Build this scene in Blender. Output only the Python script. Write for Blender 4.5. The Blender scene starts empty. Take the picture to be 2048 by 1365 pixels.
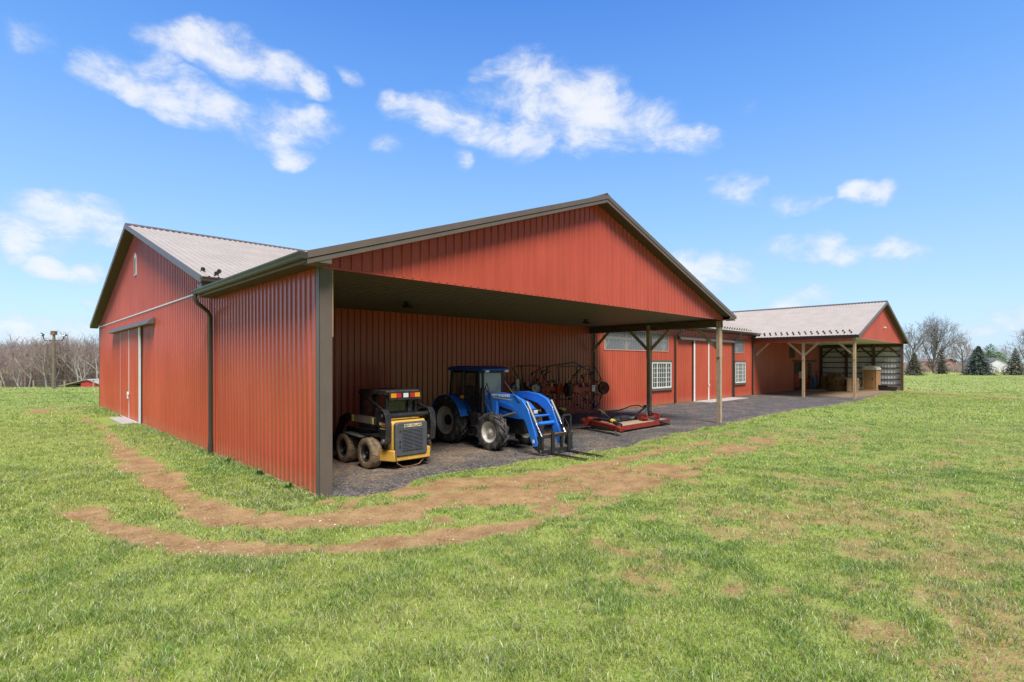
import bpy, bmesh, math, random
import numpy as np
from mathutils import Vector, Matrix
PI = math.pi
R = math.radians
scene = bpy.context.scene
COL = scene.collection
rng = random.Random(7)

# ------------------------------------------------------------------ helpers
class MB:
    def __init__(self):
        self.v = []; self.f = []
    def add(self, vs, fs):
        b = len(self.v)
        self.v.extend([tuple(p) for p in vs])
        self.f.extend([tuple(i + b for i in f) for f in fs])
        return self
    def box(self, x0, x1, y0, y1, z0, z1):
        if x0 > x1: x0, x1 = x1, x0
        if y0 > y1: y0, y1 = y1, y0
        if z0 > z1: z0, z1 = z1, z0
        vs = [(x0,y0,z0),(x1,y0,z0),(x1,y1,z0),(x0,y1,z0),(x0,y0,z1),(x1,y0,z1),(x1,y1,z1),(x0,y1,z1)]
        return self.add(vs, [(0,3,2,1),(4,5,6,7),(0,1,5,4),(1,2,6,5),(2,3,7,6),(3,0,4,7)])
    def obox(self, c, ax, ay, az):
        c = Vector(c); ax = Vector(ax); ay = Vector(ay); az = Vector(az)
        vs = [c+sx*ax+sy*ay+sz*az for sz in (-1,1) for sx,sy in ((-1,-1),(1,-1),(1,1),(-1,1))]
        return self.add(vs, [(0,3,2,1),(4,5,6,7),(0,1,5,4),(1,2,6,5),(2,3,7,6),(3,0,4,7)])
    def bar(self, p0, p1, w, h, up=(0,0,1)):
        p0 = Vector(p0); p1 = Vector(p1); d = p1-p0; L = d.length; d = d/L
        u = Vector(up)
        sx = d.cross(u)
        if sx.length < 1e-4: sx = d.cross(Vector((0,1,0)))
        sx.normalize(); sz = sx.cross(d)
        return self.obox((p0+p1)/2, d*L/2, sx*w/2, sz*h/2)
    def prism(self, pts, axis, a, b):
        """pts 2-D outline; axis 'x': pts are (y,z); 'y': (x,z); 'z': (x,y)"""
        n = len(pts)
        def P(p, k):
            return (k,p[0],p[1]) if axis=='x' else ((p[0],k,p[1]) if axis=='y' else (p[0],p[1],k))
        vs = [P(p,a) for p in pts]+[P(p,b) for p in pts]
        fs = [tuple(range(n)), tuple(range(2*n-1,n-1,-1))]
        fs += [(i,i+n,(i+1)%n+n,(i+1)%n) for i in range(n)]
        return self.add(vs, fs)
    def tube(self, path, r, n=8, cap=True):
        P = [Vector(p) for p in path]; m = len(P)
        rr = r if isinstance(r,(list,tuple)) else [r]*m
        vs = []; prev = None
        for i,p in enumerate(P):
            t = (P[min(i+1,m-1)]-P[max(i-1,0)])
            if t.length < 1e-9: t = Vector((0,0,1))
            t.normalize()
            if prev is None:
                a = t.cross(Vector((0,0,1)))
                if a.length < .05: a = t.cross(Vector((1,0,0)))
            else:
                a = prev - t*prev.dot(t)
                if a.length < 1e-4: a = t.orthogonal()
            a.normalize(); prev = a; b = t.cross(a)
            for k in range(n):
                an = 2*PI*k/n
                vs.append(p+(a*math.cos(an)+b*math.sin(an))*rr[i])
        fs = [(i*n+k, i*n+(k+1)%n, (i+1)*n+(k+1)%n, (i+1)*n+k) for i in range(m-1) for k in range(n)]
        if cap: fs += [tuple(range(n-1,-1,-1)), tuple(range((m-1)*n,m*n))]
        return self.add(vs, fs)
    def cyl(self, p0, p1, r, n=16):
        return self.tube([p0,p1], r, n)
    def lathe(self, prof, c, axis='x', n=32):
        """prof list of (along, radius)"""
        vs = []; m = len(prof)
        for a, r in prof:
            for k in range(n):
                t = 2*PI*k/n; p, q = r*math.cos(t), r*math.sin(t)
                d = (a,p,q) if axis=='x' else ((p,a,q) if axis=='y' else (p,q,a))
                vs.append((c[0]+d[0],c[1]+d[1],c[2]+d[2]))
        fs = [(i*n+k,(i+1)*n+k,(i+1)*n+(k+1)%n,i*n+(k+1)%n) for i in range(m-1) for k in range(n)]
        return self.add(vs, fs)
    def quad(self, a, b, c, d): return self.add([a,b,c,d],[(0,1,2,3)])
    def build(self, name, mat, parent=None, bevel=0, smooth=True, ang=32, loc=None, rot=None):
        me = bpy.data.meshes.new(name)
        me.from_pydata(self.v, [], self.f); me.update()
        if mat: me.materials.append(mat)
        if smooth:
            me.polygons.foreach_set('use_smooth', [True]*len(me.polygons))
            try: me.set_sharp_from_angle(angle=R(ang))
            except Exception: pass
        o = bpy.data.objects.new(name, me); COL.objects.link(o)
        if parent is not None: o.parent = parent
        if loc is not None: o.location = loc
        if rot is not None: o.rotation_euler = rot
        if bevel:
            b = o.modifiers.new('bevel','BEVEL'); b.width = bevel; b.segments = 2; b.limit_method = 'ANGLE'; b.angle_limit = R(40)
        return o

def recalc(o):
    bm = bmesh.new(); bm.from_mesh(o.data); bmesh.ops.recalc_face_normals(bm, faces=bm.faces); bm.to_mesh(o.data); bm.free()

def tag(o, label=None, cat=None, group=None, kind=None):
    if label: o['label'] = label
    if cat: o['category'] = cat
    if group: o['group'] = group
    if kind: o['kind'] = kind
    return o
def empty(name, loc, rz=0, parent=None):
    o = bpy.data.objects.new(name, None); COL.objects.link(o)
    o.location = loc; o.rotation_euler = (0,0,rz); o.empty_display_size = .3
    if parent is not None: o.parent = parent
    return o
def copy_tree(o, parent=None):
    c = o.copy(); COL.objects.link(c)
    if parent is not None: c.parent = parent
    for ch in list(o.children): copy_tree(ch, c)
    return c
def lettering(body, size, mat, parent, loc, rot, sx=1.0, bold=0, name='lettering'):
    cu = bpy.data.curves.new(name,'FONT'); cu.body = body; cu.size = size; cu.extrude = .002; cu.offset = bold
    cu.align_x = 'CENTER'; cu.align_y = 'CENTER'
    cu.materials.append(mat)
    f = bpy.data.objects.new(name, cu); COL.objects.link(f)
    bpy.context.view_layer.update()
    me = bpy.data.meshes.new_from_object(f.evaluated_get(bpy.context.evaluated_depsgraph_get()))
    bpy.data.objects.remove(f); bpy.data.curves.remove(cu)
    o = bpy.data.objects.new(name, me); COL.objects.link(o); o.parent = parent
    o.location = loc; o.rotation_euler = rot; o.scale = (sx,1,1)
    return o

# ------------------------------------------------------------------ materials
def nodes(m):
    m.use_nodes = True
    return m.node_tree, m.node_tree.nodes, m.node_tree.links
def mat(name, col, rough=.6, metal=0, var=.12, scale=4., bump=0, bscale=60., dust=None, dustamt=.5, spec=.5, stretch=None, coat=0, detail=4):
    m = bpy.data.materials.new(name); t,N,L = nodes(m)
    b = N['Principled BSDF']
    b.inputs['Roughness'].default_value = rough; b.inputs['Metallic'].default_value = metal
    b.inputs['Specular IOR Level'].default_value = spec
    if coat: b.inputs['Coat Weight'].default_value = coat; b.inputs['Coat Roughness'].default_value = .15
    tc = N.new('ShaderNodeTexCoord'); mp = N.new('ShaderNodeMapping'); L.new(tc.outputs['Object'], mp.inputs[0])
    if stretch: mp.inputs['Scale'].default_value = stretch
    no = N.new('ShaderNodeTexNoise'); no.inputs['Scale'].default_value = scale; no.inputs['Detail'].default_value = detail
    L.new(mp.outputs[0], no.inputs['Vector'])
    mx = N.new('ShaderNodeMix'); mx.data_type = 'RGBA'
    mx.inputs['A'].default_value = (*[min(1,c*(1-var)) for c in col],1)
    mx.inputs['B'].default_value = (*[min(1,c*(1+var)) for c in col],1)
    rm = N.new('ShaderNodeMapRange'); rm.inputs['From Min'].default_value = .3; rm.inputs['From Max'].default_value = .7
    L.new(no.outputs['Fac'], rm.inputs['Value']); L.new(rm.outputs['Result'], mx.inputs['Factor'])
    out = mx.outputs['Result']
    if dust:
        n2 = N.new('ShaderNodeTexNoise'); n2.inputs['Scale'].default_value = scale*2.3; n2.inputs['Detail'].default_value = 6
        L.new(tc.outputs['Object'], n2.inputs['Vector'])
        r2 = N.new('ShaderNodeMapRange'); r2.inputs['From Min'].default_value = .62-.35*dustamt; r2.inputs['From Max'].default_value = .78-.2*dustamt
        r2.inputs['To Max'].default_value = min(1,dustamt*1.3)
        L.new(n2.outputs['Fac'], r2.inputs['Value'])
        m2 = N.new('ShaderNodeMix'); m2.data_type='RGBA'; L.new(out, m2.inputs['A']); m2.inputs['B'].default_value = (*dust,1)
        L.new(r2.outputs['Result'], m2.inputs['Factor']); out = m2.outputs['Result']
        r3 = N.new('ShaderNodeMapRange'); r3.inputs['To Min'].default_value = rough; r3.inputs['To Max'].default_value = .95
        L.new(r2.outputs['Result'], r3.inputs['Value']); L.new(r3.outputs['Result'], b.inputs['Roughness'])
    L.new(out, b.inputs['Base Color'])
    if bump:
        n3 = N.new('ShaderNodeTexNoise'); n3.inputs['Scale'].default_value = bscale; n3.inputs['Detail'].default_value = 3
        L.new(mp.outputs[0], n3.inputs['Vector'])
        bp = N.new('ShaderNodeBump'); bp.inputs['Strength'].default_value = bump; bp.inputs['Distance'].default_value = .02
        L.new(n3.outputs['Fac'], bp.inputs['Height']); L.new(bp.outputs[0], b.inputs['Normal'])
    return m
def glass_mat(name, col, rough=.05, transp=.4, spec=.8):
    m = bpy.data.materials.new(name); t,N,L = nodes(m); b = N['Principled BSDF']
    b.inputs['Base Color'].default_value = (*col,1); b.inputs['Roughness'].default_value = rough; b.inputs['Specular IOR Level'].default_value = spec
    tr = N.new('ShaderNodeBsdfTransparent'); mx = N.new('ShaderNodeMixShader'); mx.inputs[0].default_value = transp
    L.new(b.outputs[0], mx.inputs[1]); L.new(tr.outputs[0], mx.inputs[2]); L.new(mx.outputs[0], N['Material Output'].inputs[0])
    return m
def emit_mat(name, col, s=1): # lamp lens: plain glossy plastic
    return mat(name, col, .25, var=.03)

def wall_mat(name, col):
    """painted ribbed steel: slight fading, dust at the foot, faint vertical streaks"""
    m = bpy.data.materials.new(name); t,N,L = nodes(m); b = N['Principled BSDF']
    b.inputs['Roughness'].default_value = .24; b.inputs['Specular IOR Level'].default_value = .55
    tc = N.new('ShaderNodeTexCoord'); mp = N.new('ShaderNodeMapping'); mp.inputs['Scale'].default_value = (3,3,.25)
    L.new(tc.outputs['Object'], mp.inputs[0])
    n1 = N.new('ShaderNodeTexNoise'); n1.inputs['Scale'].default_value = 1.3; n1.inputs['Detail'].default_value = 5; L.new(mp.outputs[0], n1.inputs['Vector'])
    n0 = N.new('ShaderNodeTexNoise'); n0.inputs['Scale'].default_value = .35; n0.inputs['Detail'].default_value = 2; L.new(tc.outputs['Object'], n0.inputs['Vector'])
    ad = N.new('ShaderNodeMath'); ad.operation='ADD'; L.new(n1.outputs['Fac'], ad.inputs[0]); L.new(n0.outputs['Fac'], ad.inputs[1])
    r1 = N.new('ShaderNodeMapRange'); r1.inputs['From Min'].default_value=.75; r1.inputs['From Max'].default_value=1.3; L.new(ad.outputs[0], r1.inputs['Value'])
    mx = N.new('ShaderNodeMix'); mx.data_type='RGBA'
    mx.inputs['A'].default_value=(*[c*.9 for c in col],1); mx.inputs['B'].default_value=(*[c*1.1+.008 for c in col],1)
    L.new(r1.outputs['Result'], mx.inputs['Factor'])
    # splashed soil along the foot of the sheet
    sp = N.new('ShaderNodeSeparateXYZ'); L.new(tc.outputs['Object'], sp.inputs[0])
    r2 = N.new('ShaderNodeMapRange'); r2.inputs['From Min'].default_value=.45; r2.inputs['From Max'].default_value=0.; L.new(sp.outputs['Z'], r2.inputs['Value'])
    n4 = N.new('ShaderNodeTexNoise'); n4.inputs['Scale'].default_value=9; n4.inputs['Detail'].default_value=6; L.new(tc.outputs['Object'], n4.inputs['Vector'])
    mu = N.new('ShaderNodeMath'); mu.operation='MULTIPLY'; L.new(r2.outputs['Result'], mu.inputs[0]); L.new(n4.outputs['Fac'], mu.inputs[1])
    m2 = N.new('ShaderNodeMix'); m2.data_type='RGBA'; L.new(mx.outputs['Result'], m2.inputs['A']); m2.inputs['B'].default_value=(.42,.2,.11,1)
    L.new(mu.outputs[0], m2.inputs['Factor']); L.new(m2.outputs['Result'], b.inputs['Base Color'])
    # screw rows and slight oil-canning
    n5 = N.new('ShaderNodeTexNoise'); n5.inputs['Scale'].default_value=2.2; L.new(tc.outputs['Object'], n5.inputs['Vector'])
    bp = N.new('ShaderNodeBump'); bp.inputs['Strength'].default_value=.12; bp.inputs['Distance'].default_value=.05
    L.new(n5.outputs['Fac'], bp.inputs['Height']); L.new(bp.outputs[0], b.inputs['Normal'])
    return m

M = {}
M['red'] = wall_mat('red_steel', (.455,.078,.042))
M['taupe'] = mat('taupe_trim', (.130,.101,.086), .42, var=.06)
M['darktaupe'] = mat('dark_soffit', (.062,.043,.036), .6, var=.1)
M['gutter'] = mat('gutter_bronze', (.055,.045,.037), .38, var=.08)
M['roof'] = mat('roof_steel', (.44,.38,.32), .5, var=.07, scale=1.2, spec=.25)
M['guard'] = mat('snow_guard_dark', (.03,.027,.026), .5)
M['white'] = mat('white_trim', (.78,.77,.76), .45, var=.04)
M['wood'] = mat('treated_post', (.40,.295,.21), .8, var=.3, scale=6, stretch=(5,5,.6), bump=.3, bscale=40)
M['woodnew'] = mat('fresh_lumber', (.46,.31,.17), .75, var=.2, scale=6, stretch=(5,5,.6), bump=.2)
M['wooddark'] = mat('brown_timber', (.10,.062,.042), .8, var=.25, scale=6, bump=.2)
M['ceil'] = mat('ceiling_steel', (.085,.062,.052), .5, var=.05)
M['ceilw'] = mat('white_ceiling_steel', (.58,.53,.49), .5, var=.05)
M['galv'] = mat('galvanised_sheet', (.62,.64,.66), .4, var=.06)
M['glassw'] = glass_mat('window_glass', (.06,.075,.07), .06, .25, 1.0)
M['clear'] = glass_mat('clear_corrugated_sheet', (.34,.37,.40), .25, .50, .6)
M['black'] = mat('black_metal', (.02,.02,.021), .45, var=.2)
M['concrete'] = mat('concrete', (.43,.40,.355), .9, var=.12, scale=3, bump=.2)
M['darkvoid'] = mat('dark_interior', (.012,.011,.01), .9)  # near-black sheet colour stands in for shade inside openings and louvre gaps

# ------------------------------------------------------------------ camera, light, sky
cam_d = bpy.data.cameras.new('camera'); cam = bpy.data.objects.new('camera', cam_d); COL.objects.link(cam)
cam.location = (0,0,2.5); cam.rotation_euler = (R(90),0,0)
cam_d.sensor_width = 36; cam_d.lens = 18.5625; cam_d.shift_y = 44.5/2048; cam_d.clip_end = 5000; cam_d.clip_start = .05
scene.camera = cam
SUN_EL = 55.; sdir = Vector((.34,-.94,0)).normalized()
sl = bpy.data.lights.new('sun','SUN'); sl.energy = 1.75; sl.angle = R(24); sl.color = (1,.955,.89)
so = bpy.data.objects.new('sun', sl); COL.objects.link(so)
sv = Vector((sdir.x*math.cos(R(SUN_EL)), sdir.y*math.cos(R(SUN_EL)), math.sin(R(SUN_EL))))
so.rotation_euler = sv.to_track_quat('Z','Y').to_euler(); so.location = (0,-20,30)

EXPO = 1.7
w = bpy.data.worlds.new('World'); scene.world = w; w.use_nodes = True
T,N,L = w.node_tree, w.node_tree.nodes, w.node_tree.links
bg = N['Background']; WS = .12; bg.inputs['Strength'].default_value = WS
K = 1/(2**EXPO)/WS
def wn(t, **kw):
    n = N.new(t)
    for k,v in kw.items(): setattr(n,k,v)
    return n
def mathn(op, a, b=None, clamp=False):
    n = wn('ShaderNodeMath', operation=op, use_clamp=clamp)
    for i,x in enumerate((a,b)):
        if x is None: continue
        if hasattr(x,'is_linked'): L.new(x, n.inputs[i])
        else: n.inputs[i].default_value = x
    return n.outputs[0]
tc = wn('ShaderNodeTexCoord'); nz = wn('ShaderNodeVectorMath', operation='NORMALIZE'); L.new(tc.outputs['Generated'], nz.inputs[0])
sep = wn('ShaderNodeSeparateXYZ'); L.new(nz.outputs[0], sep.inputs[0])
el = mathn('MULTIPLY', mathn('ARCSINE', sep.outputs['Z']), 180/PI)
az = mathn('MULTIPLY', mathn('ARCTAN2', sep.outputs['X'], sep.outputs['Y']), 180/PI)
ramp = wn('ShaderNodeValToRGB'); L.new(mathn('DIVIDE', el, 60.), ramp.inputs[0])
cr = ramp.color_ramp
stops = [(0,(.50,.72,.93)),(.06,(.43,.67,.95)),(.22,(.27,.54,.96)),(.42,(.115,.36,.91)),(.60,(.036,.212,.77)),(1.,(.02,.15,.62))]
while len(cr.elements) < len(stops): cr.elements.new(.5)
for e,(p,c) in zip(cr.elements, stops): e.position = p; e.color = (*c,1)
sky = wn('ShaderNodeTexSky', sky_type='NISHITA'); sky.sun_disc = False; sky.sun_elevation = R(SUN_EL); sky.sun_rotation = math.atan2(sdir.x, sdir.y)
sc_ = wn('ShaderNodeVectorMath', operation='SCALE'); L.new(ramp.outputs[0], sc_.inputs[0]); sc_.inputs['Scale'].default_value = K
base = wn('ShaderNodeMix', data_type='RGBA'); base.inputs['Factor'].default_value = .15; L.new(sc_.outputs[0], base.inputs['A']); L.new(sky.outputs[0], base.inputs['B'])
# clouds: each a soft ellipse of bearing and height, broken up by noise on the direction
def pd(px, py):
    d = Vector(((px-1024)/1056., 1, (727-py)/1056.)).normalized()
    return math.degrees(math.atan2(d.x,d.y)), math.degrees(math.asin(d.z))
clouds = [(330,85,60,34,0,.95),(400,95,80,42,0,1),(470,120,80,44,0,1),(540,140,60,42,0,.95),(600,160,36,26,0,.7),(210,118,55,26,10,.6),(200,155,50,28,-15,.8),(260,170,70,34,-15,.95),(330,200,80,34,-15,.95),(420,215,80,38,-15,.9),(490,250,70,34,-10,.85),(560,255,60,34,0,.8),(620,250,58,36,10,.95),(575,300,50,36,0,.85),(310,130,50,36,0,.75),(60,75,50,26,0,.45),(690,155,26,18,-20,.55),
 (1000,150,45,30,0,.75),(1080,160,80,48,0,.95),(1150,185,80,55,0,1),(1010,195,60,40,0,.8),(820,222,50,28,0,.85),(880,235,70,36,0,.95),(950,255,60,34,0,.95),(1045,280,60,34,0,1),(1090,225,70,48,0,1),(1190,235,90,52,0,1),(1270,255,80,42,0,.95),(1350,278,80,28,-6,.9),(1170,285,60,34,0,.85),(1240,290,50,26,0,.6),(925,320,24,18,0,.45),(780,295,30,22,0,.4),
 (1440,382,40,24,0,.8),(1480,385,60,34,0,.95),(1590,400,45,16,0,.75),(1635,405,30,11,0,.6),(1715,382,36,24,0,.9),(1765,382,40,24,0,.9),(1500,210,26,20,0,.35),
 (1390,540,60,38,0,.95),(1430,560,60,40,0,.85),(1475,550,48,40,0,.85),(1560,500,50,26,0,.7),(1630,500,60,28,0,.85),(1700,510,50,22,0,.75),(1790,502,48,30,0,.9),(1760,540,40,16,0,.5),(1570,605,40,16,0,.65),(1630,595,45,18,0,.75),
 (40,470,70,38,0,.95),(120,450,90,42,0,1),(210,450,70,42,0,.95),(10,500,50,28,0,.8),(105,530,50,20,0,.85),(180,545,60,22,0,.85),(180,620,25,14,0,.7),(40,670,90,34,0,.9),(120,672,70,26,0,.8),(1960,660,50,18,0,.8),(2010,648,60,26,0,.95),(2060,640,60,28,0,.9),(1250,620,0.1,.1,0,0)]
clouds = [c for c in clouds if c[5]>0]
acc = None
wv = wn('ShaderNodeMapping'); wv.inputs['Scale'].default_value = (1,1,1.7); L.new(nz.outputs[0], wv.inputs[0])
nA = wn('ShaderNodeTexNoise'); nA.inputs['Scale'].default_value = 10; nA.inputs['Detail'].default_value = 12; nA.inputs['Roughness'].default_value = .66; nA.inputs['Distortion'].default_value=.25; L.new(wv.outputs[0], nA.inputs['Vector'])
nW = wn('ShaderNodeTexNoise'); nW.inputs['Scale'].default_value = 11; nW.inputs['Detail'].default_value = 4; L.new(wv.outputs[0], nW.inputs['Vector'])
sw = wn('ShaderNodeSeparateColor'); L.new(nW.outputs['Color'], sw.inputs[0])
azw = mathn('ADD', az, mathn('MULTIPLY', mathn('SUBTRACT', sw.outputs[0], .5), 5.))
elw = mathn('ADD', el, mathn('MULTIPLY', mathn('SUBTRACT', sw.outputs[1], .5), 3.6))
for (px,py,rx,ry,rot,amp) in clouds:
    a0,e0 = pd(px,py); a1,_ = pd(px+rx,py); _,e1 = pd(px,py-ry)
    ra = abs(a1-a0)*1.5; re = abs(e1-e0)*1.55
    da = mathn('SUBTRACT', azw, a0); de = mathn('SUBTRACT', elw, e0)
    c_,s_ = math.cos(R(rot)), math.sin(R(rot))
    x_ = mathn('ADD', mathn('MULTIPLY', da, c_/ra), mathn('MULTIPLY', de, s_/ra))
    y_ = mathn('ADD', mathn('MULTIPLY', da, -s_/re), mathn('MULTIPLY', de, c_/re))
    d2 = mathn('ADD', mathn('MULTIPLY', x_, x_), mathn('MULTIPLY', y_, y_))
    bl = mathn('MULTIPLY', mathn('SUBTRACT', 1., d2, True), amp)
    acc = bl if acc is None else mathn('MAXIMUM', acc, bl)
# unseen cloud cover added behind the viewer to whiten the ambient light
back = wn('ShaderNodeMapRange'); back.inputs['From Min'].default_value=.25; back.inputs['From Max'].default_value=-.25; L.new(sep.outputs['Y'], back.inputs['Value'])
acc = mathn('MAXIMUM', acc, mathn('MULTIPLY', back.outputs['Result'], .46))
den = mathn('ADD', acc, mathn('MULTIPLY', mathn('SUBTRACT', nA.outputs['Fac'], .5), 2.9))
cm = wn('ShaderNodeMapRange', interpolation_type='SMOOTHSTEP'); cm.inputs['From Min'].default_value=.02; cm.inputs['From Max'].default_value=1.45; L.new(mathn('MULTIPLY',den,mathn('MULTIPLY',acc,3.,True)), cm.inputs['Value'])
ccol = wn('ShaderNodeMix', data_type='RGBA')
ccol.inputs['A'].default_value = (.60*K,.70*K,.90*K,1); ccol.inputs['B'].default_value = (.93*K,.95*K,.99*K,1)
cs = wn('ShaderNodeMapRange'); cs.inputs['From Min'].default_value=.3; cs.inputs['From Max'].default_value=.95; L.new(den, cs.inputs['Value']); L.new(cs.outputs['Result'], ccol.inputs['Factor'])
fin = wn('ShaderNodeMix', data_type='RGBA'); L.new(mathn('MULTIPLY', cm.outputs['Result'], .93), fin.inputs['Factor']); L.new(base.outputs['Result'], fin.inputs['A']); L.new(ccol.outputs['Result'], fin.inputs['B'])
# unseen sky behind the viewer's right shoulder, darkened to dim the open shed
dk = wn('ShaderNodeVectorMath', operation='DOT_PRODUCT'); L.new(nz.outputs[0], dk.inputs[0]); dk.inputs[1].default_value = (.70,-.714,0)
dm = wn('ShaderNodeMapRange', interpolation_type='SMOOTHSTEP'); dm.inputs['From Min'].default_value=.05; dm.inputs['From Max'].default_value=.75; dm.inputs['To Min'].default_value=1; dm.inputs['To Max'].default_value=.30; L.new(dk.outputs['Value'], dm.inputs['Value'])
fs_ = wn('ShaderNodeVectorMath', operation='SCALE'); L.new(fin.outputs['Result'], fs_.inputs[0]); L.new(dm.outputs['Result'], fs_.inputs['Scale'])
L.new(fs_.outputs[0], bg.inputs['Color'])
scene.view_settings.view_transform = 'Standard'; scene.view_settings.look = 'None'; scene.view_settings.exposure = EXPO; scene.view_settings.gamma = 1
scene.render.engine = 'CYCLES'
scene.cycles.use_denoising = True
scene.cycles.max_bounces = 7; scene.cycles.diffuse_bounces = 3; scene.cycles.transparent_max_bounces = 10; scene.cycles.caustics_reflective = False; scene.cycles.caustics_refractive = False

# ------------------------------------------------------------------ frame of the barn
CX, CY = -3.57, 9.81
AU = math.atan2(.6998,.7144)
def W(s,t,z=0):
    return Vector((CX+.7144*s-.6998*t, CY+.6998*s+.7144*t, z))
def ST(x,y):
    a = x-CX; b = y-CY
    return a*.7144+b*.6998, -a*.6998+b*.7144
SW = 17.1; TD = 6.8; S2 = 38.0; S3 = 55.1; TB = 28.8

# ------------------------------------------------------------------ ground fields (numpy)
def vnoise(x, y, seed=0):
    xi = np.floor(x).astype(np.int64); yi = np.floor(y).astype(np.int64); fx = x-xi; fy = y-yi
    def h(a,b):
        n = (a*374761393 + b*668265263 + seed*1274126177) & 0x7fffffff
        n = ((n ^ (n>>13))*1274126177) & 0x7fffffff
        n = ((n ^ (n>>15))*2246822519) & 0x7fffffff
        return ((n ^ (n>>14)) & 0xffff)/65535.
    ux = fx*fx*(3-2*fx); uy = fy*fy*(3-2*fy)
    return (h(xi,yi)*(1-ux)+h(xi+1,yi)*ux)*(1-uy) + (h(xi,yi+1)*(1-ux)+h(xi+1,yi+1)*ux)*uy
def fbm(x, y, seed=0, o=4):
    s = 0; a = .5; n = 0
    for i in range(o):
        s = s + a*vnoise(x*2**i+17.3*i, y*2**i-9.1*i, seed+i); n += a; a *= .5
    return s/n
def sstep(a, b, x):
    t = np.clip((x-a)/(b-a),0,1); return t*t*(3-2*t)
TRACKS = {
'outer': [(-7.24, 8.95, 0.3), (-6.36, 8.3, 0.30), (-5.28, 7.7, 0.33), (-4.33, 7.33, 0.30), (-3.4, 7.12, 0.28), (-2.53, 7.14, 0.28), (-1.72, 7.44, 0.30), (-0.92, 7.81, 0.34), (-0.19, 8.17, 0.32), (0.45, 8.57, 0.15)],
'inner': [(-19.4, 23.9, 0.10), (-15.0, 19.56, 0.08), (-11.3, 15.3, 0.26), (-8.62, 12.39, 0.42), (-6.9, 10.65, 0.36), (-5.42, 9.17, 0.38), (-4.39, 8.52, 0.42), (-3.39, 8.43, 0.40), (-2.47, 8.57, 0.55), (-1.51, 9.17, 0.6), (-0.68, 9.67, 0.75), (0.54, 10.23, 0.9), (1.85, 11.09, 0.9), (3.17, 12.11, 0.75), (4.87, 13.68, 0.5), (7.3, 16.2, 0.35), (9.24, 18.21, 0.15)],
'upper': [(-2.17, 10.23, 0.3), (-1.29, 10.95, 0.5), (-0.26, 11.2, 0.6), (1.51, 12.4, 0.4), (3.88, 14.6, 0.3), (6.47, 17.0, 0.2)],
'corner': [(-3.47, 9.53, 0.25), (-2.9, 9.46, 0.12)],
'far': [(-24.34, 26.67, 0.4), (-25.39, 29.33, 0.4), (-24.97, 31.81, 0.45)],
'far2': [(-22.58, 26.67, 0.3), (-22.85, 28.09, 0.3)],
'path': [(35.0, 48.5, 0.9), (35.9, 43.28, 1.0), (36.06, 37.18, .9), (36.25, 30.0, 0.6)]}
PATCH = [(1.28, 7.27, 0.35, 0.9), (1.39, 6.24, 0.3, 0.8), (2.52, 5.83, 0.3, 0.9), (2.97, 5.85, 0.3, 0.8), (-1.84, 5.05, 0.25, 0.5), (-0.08, 6.39, 0.3, 0.4), (-1.74, 6.24, 0.3, 0.5), (5.62, 8.17, 1.2, 0.7), (8.02, 9.67, 1.6, 0.8), (7.48, 7.93, 1.2, 0.8), (3.67, 5.0, 0.4, 0.85), (4.47, 5.05, 0.5, 0.8), (3.11, 5.25, 0.35, 0.6), (5.42, 6.39, 0.7, 0.8), (3.76, 5.7, 0.5, 0.6), (5.28, 5.83, 0.5, 0.7), (1.24, 4.73, 0.25, 0.6), (3.16, 8.43, 0.5, 0.5), (4.82, 9.67, 0.6, 0.5), (5.72, 12.69, 0.6, 0.7), (3.45, 10.23, 0.5, 0.7), (9.11, 12.39, 1.0, 0.4), (3.11, 6.89, 0.3, 0.4), (-0.28, 4.61, 0.2, 0.4), (3.3, 4.38, 0.3, 0.6),(-13,19,1.2,.5),(-10.5,13.2,.8,.7),(-7.9,9.2,.5,.6)]
def dirt_field(x, y):
    n1 = fbm(x*1.1, y*1.1, 11, 4)-.5; n2 = fbm(x*4.2, y*4.2, 23, 3)-.5
    d = np.zeros_like(x)
    for k,P in TRACKS.items():
        for (x0,y0,w0),(x1,y1,w1) in zip(P[:-1],P[1:]):
            dx,dy = x1-x0,y1-y0; LL = dx*dx+dy*dy
            t = np.clip(((x-x0)*dx+(y-y0)*dy)/LL,0,1)
            dist = np.hypot(x-x0-t*dx, y-y0-t*dy); ww = w0+(w1-w0)*t
            soft = .32 if k in ('outer','corner') else .42
            if k == 'inner': soft = np.where(x > -1.5, .85, .42)
            d = np.maximum(d, np.clip((ww-dist+(n1*1.2+n2*.8)*np.where(soft>.6,2.2,.32 if k=='outer' else .6))/soft+.35,0,1))
    for (px,py,r,a) in PATCH:
        dist = np.hypot(x-px,(y-py)*1.0)
        d = np.maximum(d, .72*a*np.clip((r*1.1-dist)/r+(n1*2.4+n2*2.6)-.05,0,1))
    gen = fbm(x*.45,y*.45,5,3); gen2 = .55*fbm(x*1.3,y*1.3,31,4)+.45*fbm(x*4.1,y*4.1,37,3)
    thin = sstep(.0,5.5,x)*sstep(30,14,y)
    d = np.maximum(d, np.clip((gen2-.62+.17*thin+(gen-.5)*.3)*4,0,.52))
    return d
def ground_z(x, y):
    s = (x-CX)*.7144+(y-CY)*.6998; t = -(x-CX)*.6998+(y-CY)*.7144
    flat = 1-sstep(-2.5,-.6,s)*sstep(57.5,55.6,s)*sstep(-3.2,-.9,t)*sstep(31,29.2,t)
    z = ((fbm(x*.35,y*.35,3,3)-.5)*.16+(fbm(x*1.6,y*1.6,8,3)-.5)*.05)*flat*sstep(2,5,np.hypot(x,y))
    z = z - 3.2*sstep(52,95,y)*sstep(-22,-34,x) + .25*sstep(85,120,y)*sstep(20,60,x)
    return z
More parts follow.
